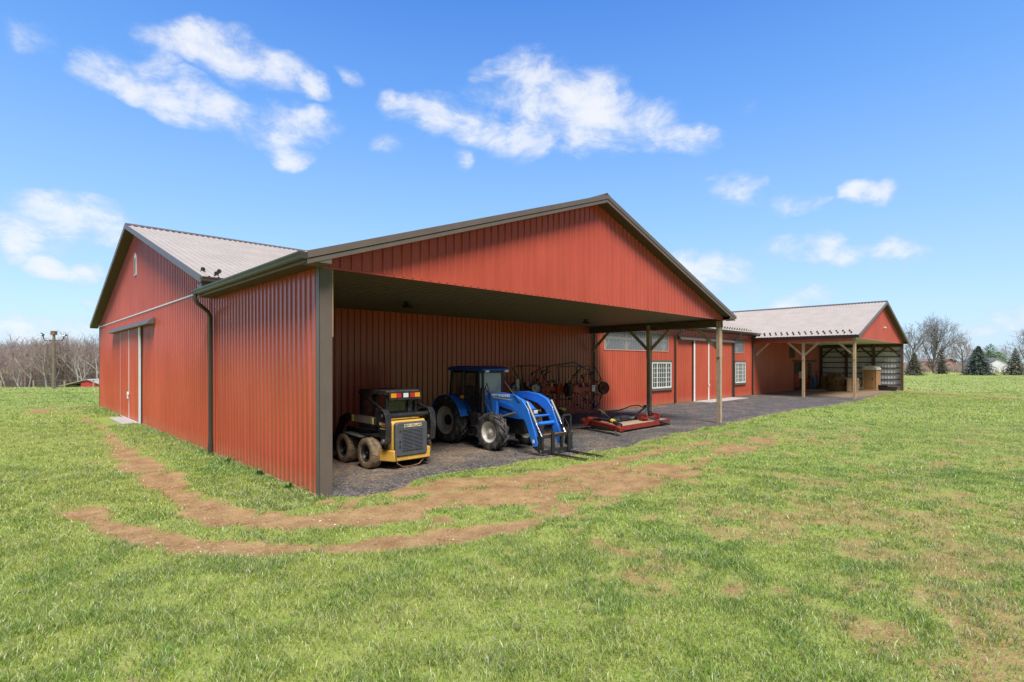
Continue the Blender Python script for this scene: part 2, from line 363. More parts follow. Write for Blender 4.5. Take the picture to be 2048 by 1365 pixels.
GRAV = [(0.24,.1),(0.24,-.12),(0.55,-.38),(0.9,-.42),(1.6,-.25),(2.5,-.02),(4.6,-.05),(6.2,-.2),(7.6,-.5),(9.3,-.55),(11,-.36),(15,-.1),(17.3,-.15),(21.7,.1),(27.3,.1),(30.8,-.4),(37.5,-.5),(41,-.5),(46,.0),(50,.2),(54.8,.4),(54.8,6.7),(0.05,6.7),(.05,.1)]
def in_poly(s, t, poly):
    ins = np.zeros(s.shape,bool); n = len(poly)
    for i in range(n):
        x0,y0 = poly[i]; x1,y1 = poly[(i+1)%n]
        c = ((y0>t)!=(y1>t)); 
        with np.errstate(divide='ignore',invalid='ignore'):
            ins ^= c & (s < (x1-x0)*(t-y0)/(y1-y0+1e-12)+x0)
    return ins

def axis_coords(a, b, step, far):
    c = list(np.arange(a,b+1e-6,step)); lo=[]; hi=[]; st=step; p=a
    while p > -far: st*=1.22; p-=st; lo.append(p)
    st=step; p=b
    while p < far: st*=1.22; p+=st; hi.append(p)
    return np.array(lo[::-1]+c+hi)
gx = axis_coords(-30,40,.15,1800); gy = axis_coords(2.5,48,.15,1800)
GX,GY = np.meshgrid(gx,gy); nx,ny = len(gx),len(gy)
DIRT = dirt_field(GX,GY)
GZ = ground_z(GX,GY) - .045*DIRT*(fbm(GX*2,GY*2,40,2))*sstep(60,40,GY)
GS = (GX-CX)*.7144+(GY-CY)*.6998; GT = -(GX-CX)*.6998+(GY-CY)*.7144
inside = (GS>-.2)&(GS<55.3)&(GT>-.25)&(GT<29)
GZ = np.where(inside, np.minimum(GZ,-.0), GZ)
def grid_mesh(name, X, Y, Z, material, attrs):
    h,w_ = X.shape
    me = bpy.data.meshes.new(name)
    co = np.stack([X,Y,Z],-1).reshape(-1,3).astype(np.float32)
    me.vertices.add(len(co)); me.vertices.foreach_set('co', co.ravel())
    i = (np.arange(h-1)[:,None]*w_+np.arange(w_-1)[None,:]).ravel()
    q = np.stack([i,i+1,i+w_+1,i+w_],-1).astype(np.int32)
    me.loops.add(q.size); me.loops.foreach_set('vertex_index', q.ravel())
    me.polygons.add(len(q)); me.polygons.foreach_set('loop_start', np.arange(0,q.size,4,dtype=np.int32))
    me.polygons.foreach_set('use_smooth', np.ones(len(q),bool))
    me.update(calc_edges=True); me.materials.append(material)
    ca = me.color_attributes.new('mask','FLOAT_COLOR','POINT')
    c = np.ones((len(co),4),np.float32)
    for k,a in enumerate(attrs): c[:,k] = a.ravel()
    ca.data.foreach_set('color', c.ravel())
    o = bpy.data.objects.new(name, me); COL.objects.link(o); return o

def ground_mat():
    m = bpy.data.materials.new('ground_turf'); t,N,L = nodes(m); b = N['Principled BSDF']
    b.inputs['Roughness'].default_value = .95; b.inputs['Specular IOR Level'].default_value = .1
    at = N.new('ShaderNodeAttribute'); at.attribute_name = 'mask'; se = N.new('ShaderNodeSeparateColor'); L.new(at.outputs['Color'], se.inputs[0])
    tc = N.new('ShaderNodeTexCoord')
    def noise(s,d=4,r=.5):
        n = N.new('ShaderNodeTexNoise'); n.inputs['Scale'].default_value=s; n.inputs['Detail'].default_value=d; n.inputs['Roughness'].default_value=r; L.new(tc.outputs['Object'], n.inputs['Vector']); return n.outputs['Fac']
    def mix(f,a,bb):
        x = N.new('ShaderNodeMix'); x.data_type='RGBA'
        for s_,v in ((x.inputs['Factor'],f),(x.inputs['A'],a),(x.inputs['B'],bb)):
            if isinstance(v,tuple): s_.default_value = (*v,1)
            elif isinstance(v,(int,float)): s_.default_value = v
            else: L.new(v, s_)
        return x.outputs['Result']
    def rng_(v,a,bb,c=0,d=1):
        x = N.new('ShaderNodeMapRange'); x.inputs['From Min'].default_value=a; x.inputs['From Max'].default_value=bb; x.inputs['To Min'].default_value=c; x.inputs['To Max'].default_value=d; L.new(v,x.inputs['Value']); return x.outputs['Result']
    soil = mix(rng_(noise(2.2,6,.6),.35,.7),(.275,.158,.066),(.455,.295,.135))
    soil = mix(rng_(noise(40,3),.55,.75),soil,(.56,.40,.25))
    soil = mix(rng_(noise(14,4),.6,.75),soil,(.165,.085,.042))
    turf = mix(rng_(noise(3.5,5,.6),.35,.68),(.20,.29,.045),(.33,.37,.09))
    turf = mix(rng_(noise(22,4,.65),.5,.78),turf,(.44,.39,.18))
    turf = mix(rng_(noise(9,4,.65),.56,.75),turf,(.14,.20,.04))
    field = mix(rng_(noise(.35,4,.6),.35,.7),(.27,.335,.08),(.37,.39,.13))
    turf = mix(se.outputs[1], turf, field)
    f = N.new('ShaderNodeMath'); f.operation='ADD'; L.new(se.outputs[0], f.inputs[0]); L.new(rng_(noise(26,4,.7),.3,.7,-.32,.32), f.inputs[1])
    c = mix(rng_(f.outputs[0],.32,.62), turf, soil)
    L.new(c, b.inputs['Base Color'])
    bp = N.new('ShaderNodeBump'); bp.inputs['Strength'].default_value=.7; bp.inputs['Distance'].default_value=.04
    a2 = N.new('ShaderNodeMath'); a2.operation='ADD'; L.new(noise(30,5,.65), a2.inputs[0]); L.new(noise(7,3), a2.inputs[1])
    L.new(a2.outputs[0], bp.inputs['Height']); L.new(bp.outputs[0], b.inputs['Normal'])
    return m
FIELD = np.maximum(sstep(-2,3,GX-36)*sstep(25,40,GY), sstep(44,60,GY))
ground = grid_mesh('ground', GX, GY, GZ, ground_mat(), [DIRT*sstep(75,45,GY), FIELD*.9, GX*0])
tag(ground, 'patchy spring grass field with worn tan wheel ruts round the barn corner', kind='structure')

# gravel yard sheet
def gravel_mat():
    m = bpy.data.materials.new('dark_gravel'); t,N,L = nodes(m); b = N['Principled BSDF']; b.inputs['Roughness'].default_value=.9; b.inputs['Specular IOR Level'].default_value=.25
    tc = N.new('ShaderNodeTexCoord')
    vo = N.new('ShaderNodeTexVoronoi'); vo.inputs['Scale'].default_value = 32; L.new(tc.outputs['Object'], vo.inputs['Vector'])
    cr = N.new('ShaderNodeValToRGB'); sp = N.new('ShaderNodeSeparateColor'); L.new(vo.outputs['Color'], sp.inputs[0]); L.new(sp.outputs[0], cr.inputs[0])
    e = cr.color_ramp.elements; e[0].position=0; e[0].color=(.030,.028,.028,1); e[1].position=.9; e[1].color=(.185,.176,.170,1)
    x = cr.color_ramp.elements.new(.5); x.color=(.073,.070,.069,1); x = cr.color_ramp.elements.new(.97); x.color=(.30,.28,.25,1)
    n1 = N.new('ShaderNodeTexNoise'); n1.inputs['Scale'].default_value=.9; n1.inputs['Detail'].default_value=6; n1.inputs['Roughness'].default_value=.65; L.new(tc.outputs['Object'], n1.inputs['Vector'])
    n2 = N.new('ShaderNodeTexNoise'); n2.inputs['Scale'].default_value=14; n2.inputs['Detail'].default_value=5; n2.inputs['Roughness'].default_value=.7; L.new(tc.outputs['Object'], n2.inputs['Vector'])
    r1 = N.new('ShaderNodeMapRange'); r1.inputs['From Min'].default_value=.45; r1.inputs['From Max'].default_value=.62; L.new(n1.outputs['Fac'], r1.inputs['Value'])
    r2 = N.new('ShaderNodeMapRange'); r2.inputs['From Min'].default_value=.42; r2.inputs['From Max'].default_value=.62; L.new(n2.outputs['Fac'], r2.inputs['Value'])
    at = N.new('ShaderNodeAttribute'); at.attribute_name='mask'; sa = N.new('ShaderNodeSeparateColor'); L.new(at.outputs['Color'], sa.inputs[0])
    ad = N.new('ShaderNodeMath'); ad.operation='ADD'; ad.use_clamp=True; L.new(r1.outputs['Result'], ad.inputs[0]); L.new(sa.outputs[0], ad.inputs[1])
    mu = N.new('ShaderNodeMath'); mu.operation='MULTIPLY'; L.new(ad.outputs[0], mu.inputs[0]); r9 = N.new('ShaderNodeMath'); r9.operation='MULTIPLY_ADD'; r9.use_clamp=True; L.new(sa.outputs[0], r9.inputs[0]); r9.inputs[1].default_value=.6; L.new(r2.outputs['Result'], r9.inputs[2]); L.new(r9.outputs[0], mu.inputs[1])
    m8 = N.new('ShaderNodeMath'); m8.operation='MULTIPLY'; L.new(mu.outputs[0], m8.inputs[0]); m8.inputs[1].default_value=.85
    mx = N.new('ShaderNodeMix'); mx.data_type='RGBA'; L.new(m8.outputs[0], mx.inputs['Factor']); L.new(cr.outputs[0], mx.inputs['A']); mx.inputs['B'].default_value=(.34,.235,.145,1)
    L.new(mx.outputs['Result'], b.inputs['Base Color'])
    bp = N.new('ShaderNodeBump'); bp.inputs['Strength'].default_value=.8; bp.inputs['Distance'].default_value=.03; L.new(vo.outputs['Distance'], bp.inputs['Height']); bp.invert=True
    L.new(bp.outputs[0], b.inputs['Normal'])
    return m
def gravel_yard():
    # grid over the yard in barn axes; the free edge is ragged
    ss = np.arange(.05,54.85,.16)
    lo = np.interp(ss,[p[0] for p in GRAV[1:21]],[p[1] for p in GRAV[1:21]])
    lo = lo + (fbm(ss*1.3,ss*0+3,77,4)-.5)*.55*np.clip((ss-.1)*2,0,1)
    k = np.linspace(0,1,44)**1.0
    S = np.repeat(ss[None,:],44,0); Tt = lo[None,:]*(1-k[:,None])+6.78*k[:,None]
    X = CX+.7144*S-.6998*Tt; Y = CY+.6998*S+.7144*Tt
    Z = .022+(fbm(X*.8,Y*.8,55,3)-.5)*.03*np.clip((Tt-lo)*2,0,1)*np.clip((6.6-Tt)*2,0,1) - .03*(k[:,None]==0)
    straw = np.maximum.reduce([.55*np.exp(-((S-1.6)**2/3.+(Tt-2.6)**2/6.)), .5*np.exp(-((S-4.6)**2/2.5+(Tt-2.2)**2/2.)), .35*np.exp(-((S-13)**2/12.+(Tt-4.2)**2/3.)), .95*sstep(38.5,42.,S)*sstep(-.4,.8,Tt)+S*0, .3*np.exp(-((Tt-lo)/.35)**2)])
    o = grid_mesh('gravel_yard', X, Y, Z, gravel_mat(), [straw, S*0, S*0])
    return tag(o, 'dark blue-grey gravel under the open shed and along the barn', kind='structure')
gravel_yard()

# ------------------------------------------------------------------ grass blades (one uncountable cover), stones
def grass_mat():
    m = bpy.data.materials.new('grass_blade'); t,N,L = nodes(m)
    N.remove(N['Principled BSDF'])
    at = N.new('ShaderNodeAttribute'); at.attribute_name='tint'
    d = N.new('ShaderNodeBsdfDiffuse'); tr = N.new('ShaderNodeBsdfTranslucent'); g = N.new('ShaderNodeBsdfGlossy'); g.inputs['Roughness'].default_value=.4
    L.new(at.outputs['Color'], d.inputs['Color']); L.new(at.outputs['Color'], tr.inputs['Color']); g.inputs['Color'].default_value=(1,1,1,1)
    a = N.new('ShaderNodeMixShader'); a.inputs[0].default_value=.45; L.new(d.outputs[0],a.inputs[1]); L.new(tr.outputs[0],a.inputs[2])
    f = N.new('ShaderNodeMixShader'); f.inputs[0].default_value=.035; L.new(a.outputs[0],f.inputs[1]); L.new(g.outputs[0],f.inputs[2])
    L.new(f.outputs[0], N['Material Output'].inputs[0]); return m
RG = np.random.default_rng(3)
def barn_excluded(x, y):
    s,t = (x-CX)*.7144+(y-CY)*.6998, -(x-CX)*.6998+(y-CY)*.7144
    ex = (s>-.03)&(s<55.1)&(t>6.7)&(t<29)
    ex |= in_poly(s, t-(fbm(s*1.3,s*0+3,77,4)-.5)*.3+.06, GRAV)
    ex |= (s>-.25)&(s<.3)&(t>-.1)&(t<.2)
    ex |= (s>-1.15)&(s<0.02)&(t>16.9)&(t<21.2)
    return ex
def sample_zone(y0, y1, n, margin):
    y = np.sqrt(RG.random(n)*(y1*y1-y0*y0)+y0*y0)
    x = (RG.random(n)*2-1)*(y*1.0+margin)
    return x,y
V_,F5,F3,C_ = [],[],[],[]
def add_blades(x, y, hscale, wd, seg2, keep_noise=1.0):
    D = dirt_field(x,y)
    cl = fbm(x*.9,y*.9,61,4); cl2 = fbm(x*3.1,y*3.1,66,3)
    p = np.clip(1.05-1.45*D+(fbm(x*7,y*7,19,2)-.5)*1.1*(D>.05),0,1)*np.clip(.30+1.5*(cl2-.25),.12,1)
    keep = (RG.random(len(x))<p)&(~barn_excluded(x,y))
    x,y,D,cl,cl2 = x[keep],y[keep],D[keep],cl[keep],cl2[keep]; n=len(x)
    z = ground_z(x,y)
    clump = sstep(.42,.68,cl)*.5+sstep(.47,.66,cl2)*.8
    # taller uncut growth along the foot of the left wall
    s,t = (x-CX)*.7144+(y-CY)*.6998, -(x-CX)*.6998+(y-CY)*.7144
    foot = np.exp(-np.clip(-s,0,9)/.5)*(s<.1)*(t>-.5)
    h = (.018+.036*RG.random(n)**1.8+.034*clump*RG.random(n))*hscale*(1+.7*foot)*(1-.35*np.clip(D,0,1))
    a = RG.random(n)*2*PI; lean = (.35+1.0*RG.random(n))*h*1.0; la = RG.random(n)*2*PI
    w2 = wd*(.6+.8*RG.random(n))/2
    bx,by = np.cos(a)*w2, np.sin(a)*w2; lx,ly = np.cos(la)*lean, np.sin(la)*lean
    hue = np.clip(.5+(fbm(x*.3,y*.3,90,3)-.5)*2.2+(RG.random(n)-.5)*.9+ .25*(1-clump),0,1)
    hue = np.clip(hue+.16*np.sin(t*2*PI/1.7+fbm(x*.2,y*.2,7,2)*3)*(t<-1.5),0,1); green = np.stack([.255+.19*hue,.40+.085*hue,.055+.045*hue],-1)
    deep = np.array([.13,.33,.035]); green = green+(deep-green)*(np.clip(clump*.55*RG.random(n)+foot*.3,0,.85))[:,None]
    cool = np.array([.45,.57,.31]); ck = (RG.random(n)<.15)
    green[ck] = green[ck]*.35+cool*.65
    straw = np.array([.60,.53,.33]); sk = (RG.random(n)<(.12+.38*np.clip(D,0,1)+.16*np.clip((fbm(x*.6,y*.6,44,3)-.5)*5+.25*sstep(0,5,x),0,1)))
    green[sk] = green[sk]*.2+straw*.8*(.7+.5*RG.random(sk.sum()))[:,None]
    col = green*(.5+.95*RG.random(n))[:,None]
    z0 = z-.008
    if seg2:
        v = np.stack([np.stack([x-bx,y-by,z0],-1),np.stack([x+bx,y+by,z0],-1),
            np.stack([x+bx*.8+lx*.35,y+by*.8+ly*.35,z+h*.6],-1),np.stack([x-bx*.8+lx*.35,y-by*.8+ly*.35,z+h*.6],-1),
            np.stack([x+lx,y+ly,z+h],-1)],1)
        shade = np.array([.72,.72,1,1,1.12])
    else:
        v = np.stack([np.stack([x-bx,y-by,z0],-1),np.stack([x+bx,y+by,z0],-1),np.stack([x+lx,y+ly,z+h],-1)],1)
    k = v.shape[1]
    c = np.repeat(col[:,None,:],k,1)
    return v.reshape(-1,3), c.reshape(-1,3), n
def blades_object():
    parts = []
    parts.append((5,)+add_blades(*sample_zone(3.6,7.5,330000,1.2),1.15,.0062,True))
    parts.append((5,)+add_blades(*sample_zone(7.5,12.5,330000,1.5),1.1,.0092,True))
    parts.append((3,)+add_blades(*sample_zone(12.5,22,300000,2),1.2,.018,False))
    parts.append((3,)+add_blades(*sample_zone(22,46,240000,2),1.4,.040,False))
    parts.append((3,)+add_blades(*sample_zone(46,104,150000,2),1.9,.085,False))
    m=260000; x=RG.random(m)*44-16; y=RG.random(m)*13.5+.5; o_=(np.abs(x)>y*1.0+.8)|(y<3.6)
    parts.append((3,)+add_blades(x[o_],y[o_],1.15,.014,False))
    m=90000; x=RG.random(m)*100-40; y=RG.random(m)*32+12; o_=np.abs(x)>y*1.0+1.5
    parts.append((3,)+add_blades(x[o_],y[o_],1.35,.034,False))
    # denser fringe along the foot of the left wall and the edge of the gravel
    nf = 26000; t = RG.random(nf)**1.3*30-.4; s = -RG.random(nf)**1.6*1.1-.0
    X = CX+.7144*s-.6998*t; Y = CY+.6998*s+.7144*t
    parts.append((5,)+add_blades(X,Y,1.25,.012,True))
    nf = 30000; s = RG.random(nf)**1.3*54; t = np.interp(s,[p[0] for p in GRAV[1:21]],[p[1] for p in GRAV[1:21]])-RG.random(nf)**1.5*1.2+.1
    X = CX+.7144*s-.6998*t; Y = CY+.6998*s+.7144*t
    parts.append((3,)+add_blades(X,Y,1.15,.016,False))
    co = np.concatenate([p[1] for p in parts]).astype(np.float32); cc = np.concatenate([p[2] for p in parts])
    lv=[]; ls=[]; base=0; lp=0
    for k,v,c,n in parts:
        b = base+np.arange(n)[:,None]*k
        if k==5:
            f = np.concatenate([b+np.array([0,1,2,3])],1)
            tri = b+np.array([3,2,4])
            lv.append(np.concatenate([f,tri],1).ravel()); 
            ls.append((lp+np.arange(n)[:,None]*7+np.array([0,4])).ravel()); lp += n*7
        else:
            lv.append((b+np.array([0,1,2])).ravel()); ls.append(lp+np.arange(n)*3); lp += n*3
        base += n*k
    lv = np.concatenate(lv).astype(np.int32); ls = np.concatenate(ls).astype(np.int32)
    me = bpy.data.meshes.new('grass'); me.vertices.add(len(co)); me.vertices.foreach_set('co',co.ravel())
    me.loops.add(len(lv)); me.loops.foreach_set('vertex_index',lv); me.polygons.add(len(ls)); me.polygons.foreach_set('loop_start',ls)
    me.update(calc_edges=True); me.materials.append(grass_mat())
    ca = me.color_attributes.new('tint','FLOAT_COLOR','POINT'); c4 = np.ones((len(co),4),np.float32); c4[:,:3]=cc; ca.data.foreach_set('color',c4.ravel())
    o = bpy.data.objects.new('grass',me); COL.objects.link(o)
    tag(o,'short uneven green grass with straw coloured blades', kind='stuff')
blades_object()

def stones(name, pts, size, cols, label, mname, flat=.6):
    """many small irregular stones in one uncountable layer"""
    base = np.array([(1,0,0),(.5,.86,0),(-.5,.86,0),(-1,0,0),(-.5,-.86,0),(.5,-.86,0),(.35,.2,.8),(-.4,.3,.75),(0,-.45,.7)])
    F = [(0,1,6),(1,2,7,6),(2,3,7),(3,4,8,7),(4,5,8),(5,0,6,8),(6,7,8)]
    mb = MB()
    vs=[];fs=[]
    for i,(x,y,z) in enumerate(pts):
        sc = size*(.5+1.0*rng.random()**2); a=rng.random()*2*PI; ca,sa=math.cos(a),math.sin(a); ex=.7+.6*rng.random()
        b=len(vs)
        for (p,q,r) in base:
            p*=sc*ex*(.8+.4*rng.random()); q*=sc*(.8+.4*rng.random()); vs.append((x+p*ca-q*sa,y+p*sa+q*ca,z+r*sc*flat-.1*sc))
        fs += [tuple(k+b for k in f) for f in F]
    mb.v=vs; mb.f=fs
    o = mb.build(name, mat(mname, cols, .9, var=.45, scale=6), smooth=False)
    return tag(o,label,kind='stuff')
def gravel_pts(n):
    out=[]
    while len(out)<n:
        s = rng.random()**1.6*38+.1; t = rng.random()*6.6
        lo = np.interp(s,[p[0] for p in GRAV[1:21]],[p[1] for p in GRAV[1:21]])
        t = lo+rng.random()**1.4*(6.6-lo)
        p = W(s,t,.024); out.append(tuple(p))
    return out
stones('gravel_stones', gravel_pts(6500), .024, (.085,.083,.093), 'loose blue-grey stones on the gravel yard', 'gravel_stone')
def soil_pts(n, thr, rmax):
    out=[]
    while len(out)<n:
        m=4000; x,y = sample_zone(4,rmax,m,1); d = dirt_field(x,y); ok=(d>thr)&(~barn_excluded(x,y))
        z = ground_z(x,y)-.03
        out += [tuple(q) for q in np.stack([x[ok],y[ok],z[ok]+.005],-1)]
    return out[:n]
stones('soil_clods', soil_pts(4200,.5,20), .019, (.34,.20,.105), 'crumbled tan soil clods in the wheel ruts', 'soil_clod')
stones('pebbles', soil_pts(700,.4,18), .016, (.62,.52,.42), 'pale pebbles scattered over the bare soil', 'pale_pebble')

def weed(s,t,size,label):
    b=MB(); rg=random.Random(int(t*100))
    for k in range(26):
        a=rg.random()*6.28; h=size*rg.uniform(.4,1.); r_=size*rg.uniform(.15,.75); w_=size*rg.uniform(.08,.16); d=Vector((math.cos(a),math.sin(a),0)); n_=Vector((-d.y,d.x,0))
        p0=Vector((0,0,0)); p1=d*r_*.6+Vector((0,0,h*.8)); p2=d*r_*1.1+Vector((0,0,h))
        m_=(p0*.3+p1*.7); b.add([p0,m_-n_*w_+Vector((0,0,.02)),p2,m_+n_*w_+Vector((0,0,.02)),p1],[(0,1,4),(1,2,4),(2,3,4),(3,0,4)])
    o=b.build('weed',WEEDM,None,smooth=False); p=W(s,t); o.location=(p.x,p.y,float(ground_z(np.array([p.x]),np.array([p.y]))[0])-.01)
    return tag(o,label,'weed','weeds')
WEEDM=mat('weed_leaf',(.14,.27,.06),.7,var=.35,scale=9)
weed(-.16,4.8,.22,'leafy green weed at the wall foot just right of the black downspout')
weed(-.14,2.75,.20,'round dark weed halfway between downspout and corner post at the wall foot')
weed(-.16,1.05,.19,'low leafy weed at the wall foot nearest the corner post')
weed(9.2,2.0,.12,'small green weed growing in the gravel before the mower drawbar')

# ------------------------------------------------------------------ the barn
barn = empty('barn', (CX,CY,0), AU)
tag(barn, 'long red ribbed-steel barn with grey metal roof, open machine shed and far open porch', 'barn')
zs = lambda s: 7.43-abs(s-8.55)/3          # shed roof
zw = lambda s: 7.43-abs(s-46.55)/3         # porch roof
zm = lambda t: 8.34-(.308*(17.8-t) if t<17.8 else .32*(t-17.8))        # main roof
PITCH = .2286
def corr(mb, p0, d, L0, L1, zlo, zhi, n, h=.027, brk=(), pitch=PITCH):
    """ribbed sheet wall from distance L0 to L1 along d; ribs stand out along n"""
    pts = []
    k = math.floor(L0/pitch)
    while k*pitch < L1:
        b = k*pitch
        pts += [(b,0),(b+.055,.004),(b+.06,0),(b+.118,0),(b+.123,.004),(b+.150,0),(b+.168,h),(b+.206,h),(b+.224,0)]
        k += 1
    pts = [p for p in pts if L0 < p[0] < L1]
    pts = [(L0,0)]+pts+[(L1,0)]
    for q in brk:
        if L0<q<L1:
            for (a,ha),(b,hb) in zip(pts[:-1],pts[1:]):
                if a<q<b: pts.append((q,ha+(hb-ha)*(q-a)/(b-a))); break
    pts.sort()
    vs=[];fs=[]
    for a,o in pts:
        x=p0[0]+d[0]*a+n[0]*o; y=p0[1]+d[1]*a+n[1]*o
        vs += [(x,y,zlo(a)),(x,y,zhi(a))]
    for i in range(len(pts)-1): fs.append((2*i,2*i+2,2*i+3,2*i+1))
    mb.add(vs,fs); return mb
def C(v): return lambda a: v
NB = (0,-1); NL = (-1,0)
# walls
b = MB(); corr(b,(0,0),(0,1),.02,6.8,C(.03),C(4.36),NL); b.build('side_wall',M['red'],barn,ang=20)
b = MB(); corr(b,(0,0),(0,1),6.8,TB,C(.03),lambda t: zm(t)-.16,NL,brk=(17.8,)); b.build('end_wall',M['red'],barn,ang=20)
b = MB(); corr(b,(0,-.02),(1,0),.0,SW,C(4.3),lambda s: zs(s)-.14,NB,brk=(8.55,)); b.build('gable_wall',M['red'],barn,ang=20)
b = MB()
segs = [(0,18.37,.03,4.84),(18.37,24.94,.03,3.25),(18.37,24.94,4.28,4.84),(24.94,34.5,.03,4.84),(34.5,36.21,.03,3.3),(34.5,36.21,4.3,4.84),(36.21,S3,.03,4.84)]
for a0,a1,z0,z1 in segs: corr(b,(0,TD),(1,0),a0,a1,C(z0),C(z1),NB)
b.build('long_wall',M['red'],barn,ang=20)
b = MB(); corr(b,(S2,-.02),(1,0),.0,SW,C(4.3),lambda s: zw(s+S2)-.14,NB,brk=(8.55,)); b.build('gable_wall',M['red'],barn,ang=20)
b = MB(); b.box(-.0,S3,TB-.02,TB,.03,4.7); b.box(S3-.03,S3,TD+.1,TB,.03,4.6)
b.prism([(TD+.1,4.6),(TB,4.6),(17.8,zm(17.8)-.16)],'x',S3-.03,S3); b.build('rear_wall',M['red'],barn)
# roof sheets
def roof_sheet(mb, lines, h=.022):
    """lines: list of (position k, start, end) -> ribbed sheet between consecutive lines"""
    vs=[];fs=[]
    for st_,en in lines: vs += [st_,en]
    for i in range(len(lines)-1): fs.append((2*i,2*i+2,2*i+3,2*i+1))
    mb.add(vs,fs)
def rib_positions(a,b,pitch=PITCH):
    out=[(a,0)]; k=math.floor(a/pitch)
    while k*pitch<b:
        q=k*pitch
        for p,hh in ((q+.01,0),(q+.03,.036),(q+.065,.036),(q+.085,0)):
            if a<p<b: out.append((p,hh))
        k+=1
    out.append((b,0)); return out
b = MB(); ln=[]
for s,hh in rib_positions(-.38,S3+.38): ln.append(((s,6.38,zm(6.38)+hh),(s,17.8,zm(17.8)+hh)))
roof_sheet(b,ln); ln=[]
for s,hh in rib_positions(-.38,S3+.38): ln.append(((s,17.8,zm(17.8)+hh),(s,29.22,zm(29.22)+hh)))
roof_sheet(b,ln)
main_roof = b.build('main_roof',M['roof'],barn,ang=20)
def cross_roof(mid, zf):
    b = MB()
    for sg in (-1,1):
        ln=[]
        tend = 17.8-(8.34-7.43)/.308
        for t,hh in rib_positions(-.37,tend):
            so_ = 8.95 if t<=6.72 else min(8.95,3*(7.43-(zm(t))))
            if so_<0: so_=0
            e=(mid+sg*so_,t,zf(mid+sg*so_)+hh); r=(mid,t,7.43+hh); ln.append((e,r) if sg<0 else (r,e))
        roof_sheet(b,ln)
    return b
shed_roof = cross_roof(8.55,zs).build('shed_roof',M['roof'],barn,ang=20)
porch_roof = cross_roof(46.55,zw).build('porch_roof',M['roof'],barn,ang=20)
# ridge caps
b = MB(); b.prism([(17.6,zm(17.6)+.03),(17.8,8.40),(18.0,zm(18)+.03),(18.0,zm(18)+.05),(17.8,8.425),(17.6,zm(17.6)+.05)],'x',-.39,S3+.39); b.build('ridge_cap',M['taupe'],barn)
for m_ in (8.55,46.55):
    b = MB(); b.prism([(m_-.2,7.43-.066+.03),(m_,7.49),(m_+.2,7.43-.066+.03),(m_+.2,7.43-.066+.05),(m_,7.515),(m_-.2,7.43-.066+.05)],'y',-.38,14.7); b.build('ridge_cap',M['taupe'],barn)
# rake trims and soffits
def rake(mid, zf, half=8.95, y0=-.37):
    for sg in (-1,1):
        e=mid+sg*half; ze=zf(e)
        b = MB()
        b.prism([(mid,7.43+.03),(e,ze+.03),(e,ze-.10),(mid,7.43-.10)],'y',y0-.035,y0)
        b.prism([(mid,7.43-.115),(e,ze-.115),(e,ze-.20),(mid,7.43-.20)],'y',y0-.02,y0)
        b.build('rake_trim',M['taupe'],barn)
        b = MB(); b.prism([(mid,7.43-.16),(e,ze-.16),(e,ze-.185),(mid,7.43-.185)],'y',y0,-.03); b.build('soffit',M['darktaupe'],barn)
        # boxed return at the eave
        b = MB(); q = mid+sg*8.5; b.prism([(q,4.30),(e-sg*.02,4.30),(e-sg*.02,ze-.14),(q,ze-.0)],'y',y0-.012,y0+.02); b.box(q,e-sg*.02,y0+.02,-.03,4.285,4.305); b.build('eave_return',M['taupe'],barn)
rake(8.55,zs); rake(46.55,zw)
for sg in (-1,1):
    e=17.8+sg*11.42; ze=zm(e)
    b = MB(); b.prism([(17.8,8.37),(e,ze+.03),(e,ze-.16),(17.8,8.18)],'x',-.41,-.37); b.build('rake_trim',M['taupe'],barn)
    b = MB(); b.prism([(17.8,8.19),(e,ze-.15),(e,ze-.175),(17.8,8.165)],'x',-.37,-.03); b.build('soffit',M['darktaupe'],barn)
# eave soffits, fascias, gutters
GUT = [(0,0),(-.10,0),(-.12,.03),(-.115,.06),(-.145,.10),(-.145,.125),(-.13,.125),(-.105,.09),(-.10,.03),(0,.03)]
def gutter_along_y(x, z, y0, y1, sg):
    b = MB(); b.prism([(x-sg*p if sg>0 else x+p, z+q) for p,q in GUT] if False else [(x+(p if sg<0 else -p), z+q) for p,q in GUT],'y',y0,y1)
    b.box(x+(-.13 if sg<0 else 0.0), x+(0 if sg<0 else .13), y0-.003,y0+.005, z+.002,z+.12)
    o=b.build('gutter',M['gutter'],barn); recalc(o); return o
def gutter_along_x(y, z, x0, x1):
    b = MB(); b.prism([(y+p, z+q) for p,q in GUT],'x',x0,x1); b.box(x0-.003,x0+.005,y-.13,y,z+.002,z+.12); b.box(x1-.005,x1+.003,y-.13,y,z+.002,z+.12)
    o=b.build('gutter',M['gutter'],barn); recalc(o); return o
for (mid) in (8.55,46.55):
    for sg in (-1,1):
        e=mid+sg*8.95
        b=MB(); b.box(e-.02 if sg>0 else e, e if sg>0 else e+.02, -.33,6.7,4.285,4.46); b.build('fascia',M['taupe'],barn)
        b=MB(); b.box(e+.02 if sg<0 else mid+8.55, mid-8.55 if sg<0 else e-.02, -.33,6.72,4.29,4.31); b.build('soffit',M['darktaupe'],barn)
        gutter_along_y(e, 4.33, -.39, 6.66, sg)
b=MB(); b.box(-.36,S3+.36,6.39,6.41,4.65,4.82); b.build('fascia',M['taupe'],barn)
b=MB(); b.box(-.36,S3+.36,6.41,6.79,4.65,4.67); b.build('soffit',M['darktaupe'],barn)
gutter_along_x(6.39,4.69,-.38,.75); gutter_along_x(6.39,4.69,17.5,37.5)
b=MB(); b.box(-.36,.02,6.42,6.78,4.45,4.645); b.build('eave_return',M['taupe'],barn)
b=MB(); b.box(-.042,-.029,.12,16.45,-.03,.055); b.box(-.042,-.029,21.3,TB-.1,-.03,.055); b.build('base_board',mat('weathered_base_board',(.47,.27,.19),.85,var=.3,scale=5),barn)
